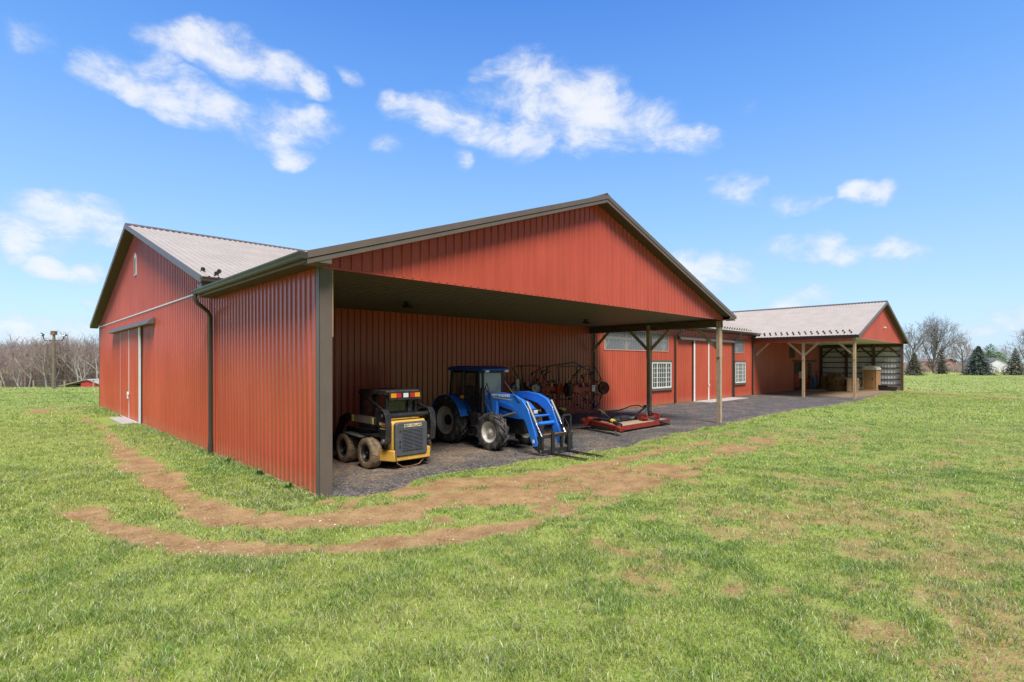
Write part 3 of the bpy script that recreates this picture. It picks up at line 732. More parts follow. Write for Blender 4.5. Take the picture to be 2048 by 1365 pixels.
# ceilings (ribbed steel)
def ceiling(x0,x1,m):
    b=MB(); pts=[]; k=0; y=.0
    while y<TD: pts += [(y,0),(y+.16,0),(y+.17,-.015),(y+.21,-.015),(y+.22,0)]; y+=PITCH
    pts=[p for p in pts if p[0]<TD]+[(TD,0)]
    vs=[];fs=[]
    for yy,dz in pts: vs += [(x0,yy,4.32+dz),(x1,yy,4.32+dz)]
    for i in range(len(pts)-1): fs.append((2*i,2*i+1,2*i+3,2*i+2))
    b.add(vs,fs); return b.build('ceiling',m,barn,ang=20)
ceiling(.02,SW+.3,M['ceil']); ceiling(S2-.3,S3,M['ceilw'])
b=MB(); b.box(0,SW,-.035,.0,4.27,4.31); b.build('gable_sill',M['red'],barn)
b=MB(); b.box(S2,S3,-.035,.0,4.27,4.31); b.build('gable_sill',M['red'],barn)
b=MB(); b.box(.1,SW+.1,.002,.10,4.03,4.265); o=None
# corner trims
b=MB(); b.box(-.028,.23,-.03,.02,.0,4.3); b.box(-.03,-.012,-.03,.11,.0,4.3); b.box(.06,.23,.02,.17,.02,4.29); b.build('corner_trim',M['taupe'],barn)
b=MB(); b.box(.232,.262,.0,.12,3.0,4.28); b.build('jamb_board',M['woodnew'],barn)
b=MB(); b.box(-.028,.03,TB-.09,TB+.03,.02,4.6); b.build('corner_trim',M['taupe'],barn)
b=MB(); b.box(-.034,-.022,6.95,TB,4.55,4.595); b.build('belt_trim',M['white'],barn)
# header beams, posts and braces of the two open bays
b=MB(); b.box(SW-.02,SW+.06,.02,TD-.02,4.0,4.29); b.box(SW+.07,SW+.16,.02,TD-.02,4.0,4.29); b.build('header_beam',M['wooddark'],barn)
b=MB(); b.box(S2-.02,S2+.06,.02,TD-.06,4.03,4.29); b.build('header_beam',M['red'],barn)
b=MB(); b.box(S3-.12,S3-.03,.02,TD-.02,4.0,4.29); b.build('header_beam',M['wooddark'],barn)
def post(x,y,m,top=4.25,lap=True,sz=.085):
    b=MB(); b.box(x-sz,x+sz,y-sz,y+sz,-.05,top)
    if lap: b.box(x-sz-.045,x-sz-.001,y-sz+.01,y+sz-.01,2.75,3.98); b.box(x+sz+.001,x+sz+.045,y-sz+.01,y+sz-.01,2.75,3.98)
    return b.build('post',m,barn,bevel=.006)
def brace(x,y0,z0,y1,z1,m,w=.045,h=.14):
    b=MB(); b.bar((x,y0,z0),(x,y1,z1),w,h,up=(0,-(z1-z0),(y1-y0))); return b.build('brace',m,barn)
X1=SW+.04
post(X1,.12,M['wood']); post(X1,3.4,M['wood'])
for y,sg in ((.2,1),(3.32,-1),(3.48,1),(6.6,-1)): brace(X1,y,3.12,y+sg*.98,4.05,M['wood'])
X2=S2+.06
post(X2,-.02,M['woodnew'],top=4.29); post(X2,3.2,M['woodnew'],top=4.03)
for y,sg in ((.07,1),(3.11,-1),(3.29,1),(6.58,-1)): brace(X2,y,3.12,y+sg*.98,4.05,M['woodnew'])
# far porch wall: galvanised inside face, girts and timber posts
b=MB(); corr(b,(S3,0),(0,1),0,TD,C(.02),C(4.3),(-1,0)); b.build('far_wall',M['galv'],barn,ang=20)
for z in (.5,1.02,1.54,2.06,2.58,3.1,3.62):
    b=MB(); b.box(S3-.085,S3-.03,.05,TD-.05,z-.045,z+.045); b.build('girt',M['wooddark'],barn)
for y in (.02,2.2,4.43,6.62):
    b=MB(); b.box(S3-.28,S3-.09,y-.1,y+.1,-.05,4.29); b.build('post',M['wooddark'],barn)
for y,sg in ((.14,1),(2.08,-1),(2.32,1),(4.31,-1),(4.55,1),(6.5,-1)): brace(S3-.18,y,3.15,y+sg*.9,4.0,M['wooddark'])
# downspouts
def downspout(path, boot, parent=barn):
    b=MB(); 
    b.tube(path,.052,12); b.tube([boot,(boot[0],boot[1],-.02)],[.066,.07],12); b.tube([(boot[0],boot[1],boot[2]+.25),boot],[.053,.062],12)
    return b.build('downspout',M['gutter'],barn,ang=50)
downspout([(-.5,6.45,4.36),(-.5,6.45,4.2),(-.44,6.46,4.1),(-.3,6.5,4.0),(-.17,6.55,3.9),(-.1,6.58,3.76),(-.1,6.58,.2)],(-.1,6.58,.3))
for s in (17.42,25.72,34.3,37.8):
    downspout([(s+.25,6.3,4.70),(s+.25,6.3,4.6),(s+.2,6.38,4.5),(s+.06,6.62,4.28),(s,6.71,4.14),(s,6.72,.2)],(s,6.72,.3))
# snow guards in two rows, children of the roof they sit on
def snow_guard():
    b=MB(); b.box(-.05,.05,-.03,.03,0,.012); b.lathe([(0,.0),(0,.045),(.02,.05),(.035,.02)],(0,-.01,.05),'y',10); b.bar((0,.03,.005),(0,0,.06),.02,.02)
    return b
sg0 = snow_guard().build('snow_guard',M['guard'],porch_roof); sg0.scale=(1.25,1.25,1.25)
first=True
for row,(ds) in enumerate((.42,.86)):
    for k in range(16):
        o = sg0 if first else sg0.copy()
        if not first: COL.objects.link(o)
        first=False; o.parent=porch_roof
        s = S2-.4+ds; o.location=(s,.15+k*.41+(.2 if row else 0),zw(s)+.02); o.rotation_euler=(0,-math.atan(1/3),-PI/2)
for row,dt in enumerate((.35,.75)):
    for k in range(44):
        s = 18.9+k*.43+(.2 if row else 0)
        t = 6.38+dt
        if zw(s) > zm(t)-.05 and s>37.3: continue
        o = sg0.copy(); COL.objects.link(o); o.parent=main_roof; o.location=(s,t,zm(t)+.02); o.rotation_euler=(math.atan(.32),0,0)
for s,t in ((-.15,7.12),(.05,6.6),(.25,7.08)):
    o = sg0.copy(); COL.objects.link(o); o.parent=main_roof; o.location=(s,t,zm(t)+.02); o.rotation_euler=(math.atan(.32),0,0)
# translucent light panels with the timber frame behind them
def light_panel(s0,s1,z0,z1,posts):
    b=MB(); corr(b,(0,TD+.0),(1,0),s0,s1,C(z0-.05),C(z1+.05),NB); o=b.build('light_panel',M['clear'],barn,ang=20)
    b=MB(); zc=(z0+z1)/2+.1
    b.box(s0-.05,s1+.05,TD+.03,TD+.08,zc-.05,zc+.05); b.box(s0-.05,s1+.05,TD+.03,TD+.08,z0-.12,z0-.02)
    for p in posts:
        b.box(p-.09,p+.09,TD+.09,TD+.25,.0,4.5)
        for sg in (-1,1): b.bar((p+sg*.08,TD+.17,z0+.1),(p+sg*1.0,TD+.17,4.4),.05,.13,up=(0,1,0))
    b.build('panel_frame',M['woodnew'],o)
    b=MB(); b.box(s0-.03,s1+.03,TD-.035,TD-.022,z0-.05,z0-.005); b.box(s0-.03,s1+.03,TD-.035,TD-.022,z1,z1+.045); b.box(s0-.05,s0,TD-.035,TD-.022,z0,z1); b.box(s1,s1+.05,TD-.035,TD-.022,z0,z1); b.build('panel_trim',mat('faded_pink_trim',(.55,.28,.22),.5),o)
light_panel(18.37,24.94,3.25,4.28,(18.6,20.6,22.6,24.6))
light_panel(34.5,36.21,3.3,4.3,(35.2,))
b=MB(); b.box(17.6,37.5,TD+2.6,TD+2.62,.02,4.6); b.build('inner_partition',mat('grey_inner_lining',(.36,.38,.41),.7),barn)
# windows: three sashes with white bars
def window(s0,s1,z0,z1):
    fr=MB(); y=TD-.03
    w=s1-s0
    def rect(a0,a1,c0,c1,th,yy0,yy1):
        fr.box(a0,a1,yy0,yy1,c0,c0+th); fr.box(a0,a1,yy0,yy1,c1-th,c1); fr.box(a0,a0+th,yy0,yy1,c0+th,c1-th); fr.box(a1-th,a1,yy0,yy1,c0+th,c1-th)
    rect(s0,s1,z0,z1,.07,y-.06,y)
    cuts=[s0+.07,s0+.07+(w-.14)*.25,s0+.07+(w-.14)*.75,s1-.07]
    for c in cuts[1:3]: fr.box(c-.03,c+.03,y-.055,y,z0+.07,z1-.07)
    for i,nc in enumerate((2,4,2)):
        a0=cuts[i]+(.03 if i else 0); a1=cuts[i+1]-(.03 if i<2 else 0)
        for k in range(1,nc): x=a0+(a1-a0)*k/nc; fr.box(x-.01,x+.01,y-.035,y-.02,z0+.07,z1-.07)
        for k in range(1,5): z=z0+.07+(z1-z0-.14)*k/5; fr.box(a0,a1,y-.034,y-.021,z-.01,z+.01)
    wn_=fr.build('window',M['white'],barn)
    b=MB(); b.box(s0+.07,s1-.07,y-.018,y-.012,z0+.07,z1-.07); b.build('pane',M['glassw'],wn_)
    b=MB(); b.box(s0+.05,s1-.05,y-.008,y+.004,z0+.05,z1-.05); b.build('window_back',mat('dim_room',(.055,.062,.045),.8,var=.6,scale=2.5),wn_)
    b=MB(); b.box(s0-.06,s1+.1,y-.07,y,z1+.002,z1+.12); b.build('header',M['taupe'],wn_)
    b=MB(); b.box(s0-.06,s1+.1,y-.09,y,z0-.14,z0-.002); b.build('sill',M['taupe'],wn_)
    b=MB(); b.box(s1+.002,s1+.09,y-.05,y,z0,z1); b.box(s0-.06,s0-.002,y-.05,y,z0,z1); b.build('side_trim',M['taupe'],wn_)
    return wn_
window(22.98,25.2,1.02,2.56); window(34.55,36.4,1.05,2.56)
# sliding doors of the long wall
def leaf(s0,s1,z0,z1,off):
    b=MB(); corr(b,(0,TD-off),(1,0),s0,s1,C(z0),C(z1),NB); return b
d1=leaf(28.3,30.14,.06,4.0,.07).build('sliding_door',M['red'],barn,ang=20)
b=MB(); b.box(28.08,28.26,TD-.10,TD-.03,.03,4.0); b.build('edge_trim',M['white'],d1)
b=MB(); b.box(28.0,28.075,TD-.09,TD-.03,.03,4.0); b.build('edge_shadow_strip',M['gutter'],d1)
d2=leaf(30.26,33.95,.06,4.0,.07).build('sliding_door',M['red'],barn,ang=20)
b=MB(); b.box(30.12,30.26,TD-.112,TD-.05,.05,4.0); b.build('edge_trim',M['white'],d2)
b=MB(); b.box(33.95,34.1,TD-.1,TD-.03,.05,4.0); b.build('edge_strip',M['gutter'],d2)
b=MB(); b.box(30.1,30.3,TD-.15,TD-.115,1.0,1.06); b.box(30.13,30.18,TD-.16,TD-.115,.93,1.14); b.build('handle',M['white'],d2)
def track(p0,p1,axis):
    b=MB()
    if axis=='x': b.prism([(TD-.03,4.22),(TD-.07,4.22),(TD-.24,4.05),(TD-.24,3.98),(TD-.03,3.98)],'x',p0,p1)
    else: b.prism([(-.03,4.22),(-.07,4.22),(-.26,4.05),(-.26,3.985),(-.03,3.985)],'y',p0,p1)
    o=b.build('track_cover',M['taupe'],barn); recalc(o)
track(26.1,34.2,'x'); 
# left end wall: sliding doors, track, vent
track(14.0,23.7,'y')
def leafy(t0,t1,off):
    b=MB(); corr(b,(-off,0),(0,1),t0,t1,C(.06),C(3.98),NL); return b
e1=leafy(19.08,21.2,.06).build('sliding_door',M['red'],barn,ang=20)
b=MB(); b.box(-.085,-.03,21.2,21.27,.04,3.98); b.build('edge_trim',M['white'],e1)
b=MB(); b.box(-.085,-.03,18.98,19.07,.04,3.98); b.build('edge_trim',M['white'],e1)
b=MB(); b.box(-.16,-.10,18.93,19.0,.95,1.25); b.box(-.15,-.10,18.85,19.05,1.12,1.17); b.build('handle',M['white'],e1)
e2=leafy(16.75,18.93,.06).build('sliding_door',M['red'],barn,ang=20)
b=MB(); b.box(-.10,-.03,16.5,16.75,.0,3.98); b.build('edge_trim',M['white'],e2)
b=MB(); b.box(-.07,-.02,16.38,16.445,.0,3.98); b.build('edge_strip',M['gutter'],e2)
b=MB(); b.box(-.09,-.03,16.75,21.2,.03,.055); b.build('threshold',M['white'],e2)
v=MB(); v.prism([(17.55,6.25),(18.05,6.25),(18.05,7.0),(17.8,7.2),(17.55,7.0)],'x',-.05,-.02); vo=v.build('gable_vent',M['white'],barn)
b=MB()
for k in range(11): b.obox((-.055,17.8,6.33+k*.062),(.012,0,-.012),(0,.18,0),(.003,0,.003))
b.build('louvre',M['taupe'],vo)
# porch: stall door, dark upper window, track
b=MB(); b.box(46.3,47.6,TD-.04,TD-.022,3.0,3.9); b.box(46.2,46.28,TD-.05,TD-.022,2.95,3.95); b.build('hay_hatch',mat('dark_hatch',(.05,.022,.02),.6),barn)
pd_=MB(); pd_.box(47.3,47.42,TD-.06,TD-.022,.04,2.62); pd_.box(47.42,48.95,TD-.05,TD-.022,1.55,2.62); pd_.box(47.42,48.95,TD-.05,TD-.022,.04,.3)
dd=pd_.build('stall_door',mat('dark_door_frame',(.045,.035,.03),.6),barn)
b=MB(); b.box(47.42,48.95,TD-.045,TD-.023,.3,1.55); b.build('door_panel',M['red'],dd)
b=MB(); b.box(48.98,49.6,TD-.03,TD-.022,.04,2.62); b.build('door_opening',M['darkvoid'],dd)
b=MB(); b.box(51.2,52.3,TD-.05,TD-.022,1.1,2.55); b.build('dark_window',M['glassw'],dd)
b=MB(); b.box(46.9,53.4,TD-.16,TD-.03,2.66,2.78); b.build('track_cover',M['wooddark'],barn)
b=MB(); b.box(49.0,49.55,TD-.075,TD-.06,1.1,1.75); b.box(48.6,48.78,TD-.075,TD-.055,1.12,1.72); b.build('notice_sheet',M['white'],dd)
# ceiling lights in the open shed
for s,t in ((4.4,3.8),(13.1,3.9)):
    b=MB(); b.lathe([(0,.10),(-.06,.10),(-.07,.03),(-.11,.03)],(s,t,4.31),'z',14); b.lathe([(-.11,.02),(-.10,.13),(-.17,.16),(-.17,.0)],(s,t,4.31),'z',16); b.bar((s-.16,t,4.2),(s+.16,t,4.2),.03,.05)
    b.build('ceiling_light',M['black'],barn)
b=MB(); b.box(46.9,47.15,-.16,-.03,5.35,5.45); b.tube([(47.02,-.1,5.4),(47.02,-.22,5.36)],.05,8); b.build('floodlight',M['white'],barn)

# concrete pads
def pad(name,s0,s1,t0,t1,z,label):
    b=MB(); b.box(s0,s1,t0,t1,-.1,z); o=b.build(name,M['concrete'],None,bevel=.012); o.location=(CX,CY,0); o.rotation_euler=(0,0,AU)
    return tag(o,label,kind='structure')
pad('concrete_apron',-.62,-.03,17.0,20.4,.04,'pale concrete pad at the foot of the end wall sliding door')
pad('concrete_apron',27.9,33.9,5.5,6.72,.045,'pale concrete apron before the long wall sliding doors')
pad('concrete_apron',48.2,54.7,5.0,6.72,.05,'pale concrete slab under the far porch beside the stall door')

# ------------------------------------------------------------------ machines
M['yellow'] = mat('yellow_paint', (.62,.36,.06), .45, var=.1, dust=(.26,.17,.09), dustamt=.3, scale=3)
M['blk'] = mat('black_paint', (.022,.022,.024), .42, var=.2, dust=(.12,.095,.07), dustamt=.25, scale=3)
M['grey'] = mat('grey_grille_plastic', (.075,.078,.088), .5, var=.08, dust=(.2,.17,.13), dustamt=.15)
M['tyre'] = mat('tyre_rubber', (.034,.033,.032), .75, var=.3, dust=(.17,.155,.14), dustamt=.5, scale=3.5)
M['dustytyre'] = mat('dusty_tyre', (.13,.10,.07), .95, var=.3, dust=(.27,.19,.11), dustamt=.8, scale=5)
M['blue'] = mat('blue_paint', (.028,.185,.70), .28, var=.05, coat=.4)
M['rimw'] = mat('cream_rim', (.60,.57,.50), .4, var=.05)
M['amber'] = emit_mat('amber_lens', (.85,.32,.02)); M['redl'] = emit_mat('red_lens', (.55,.02,.03)); M['lens'] = emit_mat('white_lens', (.75,.78,.78))
M['chrome'] = mat('hydraulic_rod', (.55,.55,.56), .2, metal=.9, var=.03)
M['steelg'] = mat('grey_cylinder', (.20,.20,.20), .4, metal=.3, var=.1)
M['implred'] = mat('implement_red', (.25,.026,.016), .45, var=.2, dust=(.2,.1,.06), dustamt=.3, scale=4)
M['tedred'] = mat('tedder_red', (.40,.055,.026), .5, var=.2, dust=(.2,.1,.06), dustamt=.2, scale=4)
M['rust'] = mat('rusty_steel', (.20,.105,.055), .85, var=.4, scale=8)
M['darkglass'] = glass_mat('cab_glass', (.03,.038,.042), .04, .45, 1.0)
M['shield'] = glass_mat('windscreen_glass', (.42,.46,.48), .08, .15, 1.0)  # pale sky reflection put into the glass colour
M['cream'] = mat('cream_lettering', (.75,.66,.40), .5); M['wl'] = mat('white_lettering', (.8,.8,.78), .5); M['yl'] = mat('yellow_decal', (.75,.62,.05), .5)
M['orl'] = mat('orange_lettering', (.62,.22,.06), .5)

def wheel(parent, c, r, w, rim_r, side, tm, rm, lugs=0, style='bar', rim_depth=.1, hubm=None, name='wheel'):
    """axle along x; side=-1: the dished face looks to -x. The wheel's own mesh is the tyre; rim and hub are its pieces"""
    b=MB(); h=w/2; bul=.035*r/.5
    prof=[(-h*.80,rim_r),(-h*.96,rim_r+.03),(-h-bul*.3,(r+rim_r)/2),(-h*.97,r*.93),(-h*.82,r*.975),(0,r*.985),(h*.82,r*.975),(h*.97,r*.93),(h+bul*.3,(r+rim_r)/2),(h*.96,rim_r+.03),(h*.80,rim_r)]
    if style=='block': prof=[(-h*.80,rim_r),(-h*.98,rim_r+.02),(-h-.008,r*.80),(-h,r*.93),(-h*.93,r*.975),(0,r*.985),(h*.93,r*.975),(h,r*.93),(h+.008,r*.80),(h*.98,rim_r+.02),(h*.80,rim_r)]
    b.lathe(prof,c,'x',44)
    lug_h = .075*r if style=='bar' else .02
    for k in range(lugs):
        for sg in (-1,1):
            a0 = 2*PI*(k+(.5 if sg>0 else 0))/lugs
            if style=='bar':   # slanted tractor bars
                n=3
                for i in range(n):
                    f0,f1 = i/n,(i+1)/n
                    xa,xb = sg*(h*.02+h*.97*f0), sg*(h*.02+h*.97*f1)
                    aa,ab = a0+f0*.42, a0+f1*.42
                    ra = r*.985-.02*r*f0**3; rb = r*.985-.02*r*f1**3
                    P=lambda x,a,rr,da: (c[0]+x, c[1]+rr*math.sin(a+da), c[2]+rr*math.cos(a+da))
                    th=.034/r*1.1
                    vs=[P(xa,aa,ra-.03,-th),P(xa,aa,ra-.03,th),P(xb,ab,rb-.03,th),P(xb,ab,rb-.03,-th),P(xa,aa,ra+lug_h,-th*.7),P(xa,aa,ra+lug_h,th*.7),P(xb,ab,rb+lug_h,th*.7),P(xb,ab,rb+lug_h,-th*.7)]
                    b.add(vs,[(0,1,2,3),(4,7,6,5),(0,4,5,1),(1,5,6,2),(2,6,7,3),(3,7,4,0)])
            else:              # blocky skid tread
                a=a0; da=PI/lugs*.86
                P=lambda x,a,rr: (c[0]+x, c[1]+rr*math.sin(a), c[2]+rr*math.cos(a))
                x0,x1=(sg*.012,sg*h*.97); sk=.10
                vs=[P(x0,a-da,r*.95),P(x0,a+da,r*.95),P(x1,a+da+sk,r*.93),P(x1,a-da+sk,r*.93),P(x0,a-da*.94,r+.006),P(x0,a+da*.94,r+.006),P(x1,a+da*.94+sk,r),P(x1,a-da*.94+sk,r)]
                b.add(vs,[(0,1,2,3),(4,7,6,5),(0,4,5,1),(1,5,6,2),(2,6,7,3),(3,7,4,0)])
    o=b.build(name,tm,parent,ang=28); recalc(o)
    q=MB(); s=side
    q.lathe([(s*h*.82,rim_r+.012),(s*h*.86,rim_r*.97),(s*(h*.80),rim_r*.92),(s*(h*.80-rim_depth),rim_r*.80),(s*(h*.80-rim_depth-.02),rim_r*.50),(s*(h*.80-rim_depth),rim_r*.46),(s*(h*.80-rim_depth),.0)],c,'x',36)
    q.lathe([(-s*h*.82,rim_r+.012),(-s*h*.5,rim_r*.9),(-s*h*.3,0)],c,'x',24)
    ri=q.build('rim',rm,o,ang=40); recalc(ri)
    hb=MB(); xo=s*(h*.80-rim_depth)
    hb.lathe([(xo,rim_r*.40),(xo+s*.03,rim_r*.38),(xo+s*.05,rim_r*.2),(xo+s*.09,rim_r*.16),(xo+s*.09,0)],c,'x',18)
    for k in range(8):
        a=2*PI*k/8; hb.cyl((c[0]+xo,c[1]+rim_r*.31*math.sin(a),c[2]+rim_r*.31*math.cos(a)),(c[0]+xo+s*.055,c[1]+rim_r*.31*math.sin(a),c[2]+rim_r*.31*math.cos(a)),.014,6)
    hb.build('hub',hubm or rm,o)
    return o

# --- skid steer, tail towards the viewer; local axes are the barn's (x along the front, y into the shed)
def skid_steer():
    r=empty('skid_steer',W(2.72,2.3,.022),AU); tag(r,'dusty yellow and black skid steer loader with its grey rear grille facing out','skid steer')
    for x,sd in ((-.695,-1),(.695,1)):
        for y in (-.53,.59): wheel(r,(x,y,.36),.36,.27,.205,sd,M['dustytyre'],M['blk'],13,'block',.09,M['blk'])
    b=MB(); b.prism([(-.95,.26),(1.0,.22),(1.1,.5),(.95,.86),(-.98,.86)],'x',-.53,.53); b.build('chassis',M['blk'],r,bevel=.015)
    b=MB(); b.prism([(-.56,-.72),(-.64,-.86),(-.47,-1.22),(.55,-1.22),(.60,-1.1),(.60,-.72)],'z',.2,.46); b.build('rear_bumper',M['yellow'],r,bevel=.02)
    b=MB(); b.prism([(-1.14,.46),(-1.14,1.07),(-1.08,1.14),(-.5,1.17),(-.5,.46)],'x',-.47,.47); b.build('engine_cover',M['yellow'],r,bevel=.025)
    # rear door with louvres
    b=MB(); y0,y1=-1.25,-1.145
    def rr(x0,x1,z0,z1,rad,n=5):
        P=[]
        for cx_,cz_,a in ((x1-rad,z1-rad,0),(x0+rad,z1-rad,90),(x0+rad,z0+rad,180),(x1-rad,z0+rad,270)):
            for k in range(n+1): t=R(a+90*k/n); P.append((cx_+rad*math.cos(t),cz_+rad*math.sin(t)))
        return P
    b.prism(rr(-.44,.44,.31,1.10,.07),'y',y0,y1); g=b.build('rear_door',M['grey'],r,bevel=.022)
    b=MB(); b.box(-.25,.30,y0-.004,y0-.001,.45,.945); b.build('louvre_recess',M['darkvoid'],g)
    b=MB()
    for k in range(15): b.obox((.025,y0-.012,.47+k*.0325),(.268,0,0),(0,.010,-.006),(0,.003,.006))
    b.box(.02,.03,y0-.02,y0-.008,.45,.945); b.build('louvre',M['grey'],g)
    b=MB()
    for q in ((-.26,-.245,.44,.955),(.295,.31,.44,.955)): b.box(q[0],q[1],y0-.018,y0-.003,q[2],q[3])
    b.box(-.245,.295,y0-.018,y0-.003,.44,.455); b.box(-.245,.295,y0-.018,y0-.003,.94,.955); b.build('louvre_frame',M['grey'],g)
    b=MB(); b.box(-.345,-.30,y0-.008,y0-.001,.63,.68); b.prism(rr(-.345,-.305,.50,.58,.019),'y',y0-.008,y0-.001); b.build('latch',M['blk'],g)
    b=MB(); b.box(-.22,.28,y0-.006,y0-.001,.985,1.055); b.build('name_plate',M['cream'],g)
    lettering('NEW HOLLAND',.072,M['blk'],g,(.03,y0-.009,1.02),(PI/2,0,0),1.0,.001)
    b=MB(); b.prism([(-.345,.90),(-.32,.93),(-.295,.90),(-.305,.86),(-.32,.885),(-.335,.86)],'y',y0-.006,y0-.001); b.build('leaf_emblem',M['blk'],g)
    # cab
    b=MB()
    for x in (-.40,.40):
        for y0_,y1_ in ((-.83,-.73),(.34,.44)): b.box(x-.035,x+.035,y0_,y1_,.86,1.74)
        b.box(x-.03,x+.03,-.73,.34,.86,1.12); b.box(x-.02,x+.02,-.36,-.16,1.12,1.74)
        for k in range(9): b.box(x-.006,x+.006,-.1+k*.05,-.094+k*.05,1.12,1.70)
    b.box(-.36,.36,-.80,-.76,.86,1.16); b.box(-.40,.40,-.81,-.77,1.56,1.70); b.box(.17,.27,-.84,-.78,1.1,1.6)
    cab=b.build('cab',M['blk'],r,bevel=.006)
    b=MB(); b.prism([(-.90,1.72),(.46,1.72),(.46,1.79),(.40,1.83),(-.86,1.83),(-.90,1.79)],'x',-.45,.45); b.build('cab_roof',mat('dusty_black_roof',(.05,.045,.04),.7,var=.2,dust=(.15,.12,.09),dustamt=.5),r,bevel=.01)
    b=MB(); b.box(-.36,.36,-.772,-.766,1.16,1.56); b.build('rear_glass',M['darkglass'],cab)
    b=MB(); b.box(-.2,.2,-.35,.15,.86,1.0); b.prism([(-.38,1.0),(-.30,1.0),(-.36,1.55),(-.44,1.55)],'x',-.21,.21); b.build('seat',M['blk'],r,bevel=.03)
    b=MB(); b.box(-.45,.45,-.985,-.905,1.60,1.80); lb=b.build('light_bar',M['blk'],r,bevel=.008)
    for x0,x1,mm,nm in ((-.41,-.26,'amber','amber_light'),(-.25,-.13,'redl','red_light'),(-.07,.07,'lens','white_light'),(.12,.24,'redl','red_light'),(.25,.40,'amber','amber_light')):
        q=MB(); q.box(x0,x1,-1.0,-.988,1.66,1.765); q.build(nm,M[mm],lb,bevel=.006)
    # uprights, cross tube, lift arms
    for sg in (-1,1):
        b=MB(); xo=sg*.62
        P=[(-1.20,.64),(-1.02,.60),(-.80,.98),(-.62,1.22),(-.66,1.33),(-.98,1.40),(-1.10,1.38),(-1.20,1.28),(-1.24,1.0)]
        b.prism(P,'x',xo-.02,xo+.02)
        rim=[(-1.02,.60),(-1.20,.64),(-1.24,1.0),(-1.20,1.28),(-1.10,1.38),(-.98,1.40)]
        for (ya,za),(yb,zb) in zip(rim[:-1],rim[1:]): b.bar((xo,ya,za),(xo,yb,zb),.15,.028)
        up=b.build('upright',M['blk'],r,bevel=.006); recalc(up)
        b=MB(); b.cyl((xo-.09,-1.10,.68),(xo+.09,-1.10,.68),.05,12); b.cyl((xo-.05,-1.02,1.27),(xo+.05,-1.02,1.27),.045,12); b.build('pivot_pin',M['steelg'],up)
        b=MB(); b.prism([(-.72,1.02),(-.72,1.21),(.62,1.24),(.98,1.10),(1.32,.55),(1.30,.30),(1.14,.34),(1.05,.62),(.80,.95),(.55,1.03)],'x',sg*.66-.05,sg*.66+.05); a=b.build('lift_arm',M['blk'],r,bevel=.01); recalc(a)
        xd=sg*.712
        for y0_,y1_,mm in ((-.72,-.66,'yl'),(-.655,.20,'faded'),(.215,.33,'yl')):
            q=MB(); q.box(xd-.003,xd+.003,y0_,y1_,1.05,1.20 if y1_<0.0 else 1.215); q.build('decal',M[mm] if mm!='faded' else mat('faded_grey_decal',(.17,.145,.12),.6),a)
        b=MB(); b.tube([(sg*.6,-.85,.80),(sg*.6,.85,.62)],.05,10); b.tube([(sg*.6,.1,.7),(sg*.6,1.15,.52)],.032,10); b.build('lift_cylinder',M['blk'],r)
        b=MB(); b.bar((sg*.47,.40,1.76),(sg*.60,-.98,1.37),.05,.06); b.build('guard_bar',M['blk'],r,bevel=.004)
        b=MB(); b.prism([(-.2,.72),(.6,.76),(.6,.74),(-.2,.70)],'x',sg*.52,sg*.8); b.build('step_plate',M['steelg'],r)
        if sg<0:
            lettering('LS',.085,M['cream'],up,(xo-.024,-.92,1.07),(PI/2,0,-PI/2),1,.002)
            lettering('185',.13,M['orl'],up,(xo-.024,-1.06,1.045),(PI/2,0,-PI/2),1,.006)
            q=MB(); q.box(xo-.024,xo-.0205,-1.16,-.90,.955,.968); q.build('decal',M['cream'],up)
    b=MB(); b.tube([(-.60,-1.08,1.25),(.60,-1.08,1.25)],.058,16); b.build('cross_tube',M['blk'],r)
    b=MB(); b.prism([(1.32,.05),(2.05,.04),(2.05,.06),(1.50,.10),(1.40,.3),(1.46,.62),(1.42,.63),(1.34,.45)],'x',-.90,.90)
    for x in (-.9,.88): b.prism([(1.34,.06),(2.0,.05),(1.55,.6),(1.42,.62)],'x',x,x+.02)
    bu=b.build('bucket',mat('worn_bucket_steel',(.085,.08,.078),.6,metal=.3,var=.3),r); recalc(bu)
    ch=MB(); P=[(-.44,-1.235,.42),(-.43,-1.25,.30),(-.40,-1.25,.16),(-.25,-1.24,.07),(0,-1.2,.05),(.25,-1.18,.07),(.42,-1.17,.2)]
    ch.tube(P,.012,6); ch.lathe([(0,.045),(.012,.055),(.024,.045),(.012,.035),(0,.045)],(-.52,-1.08,.38),'x',12); ch.build('chain',M['rust'],r)
    return r
skid_steer()

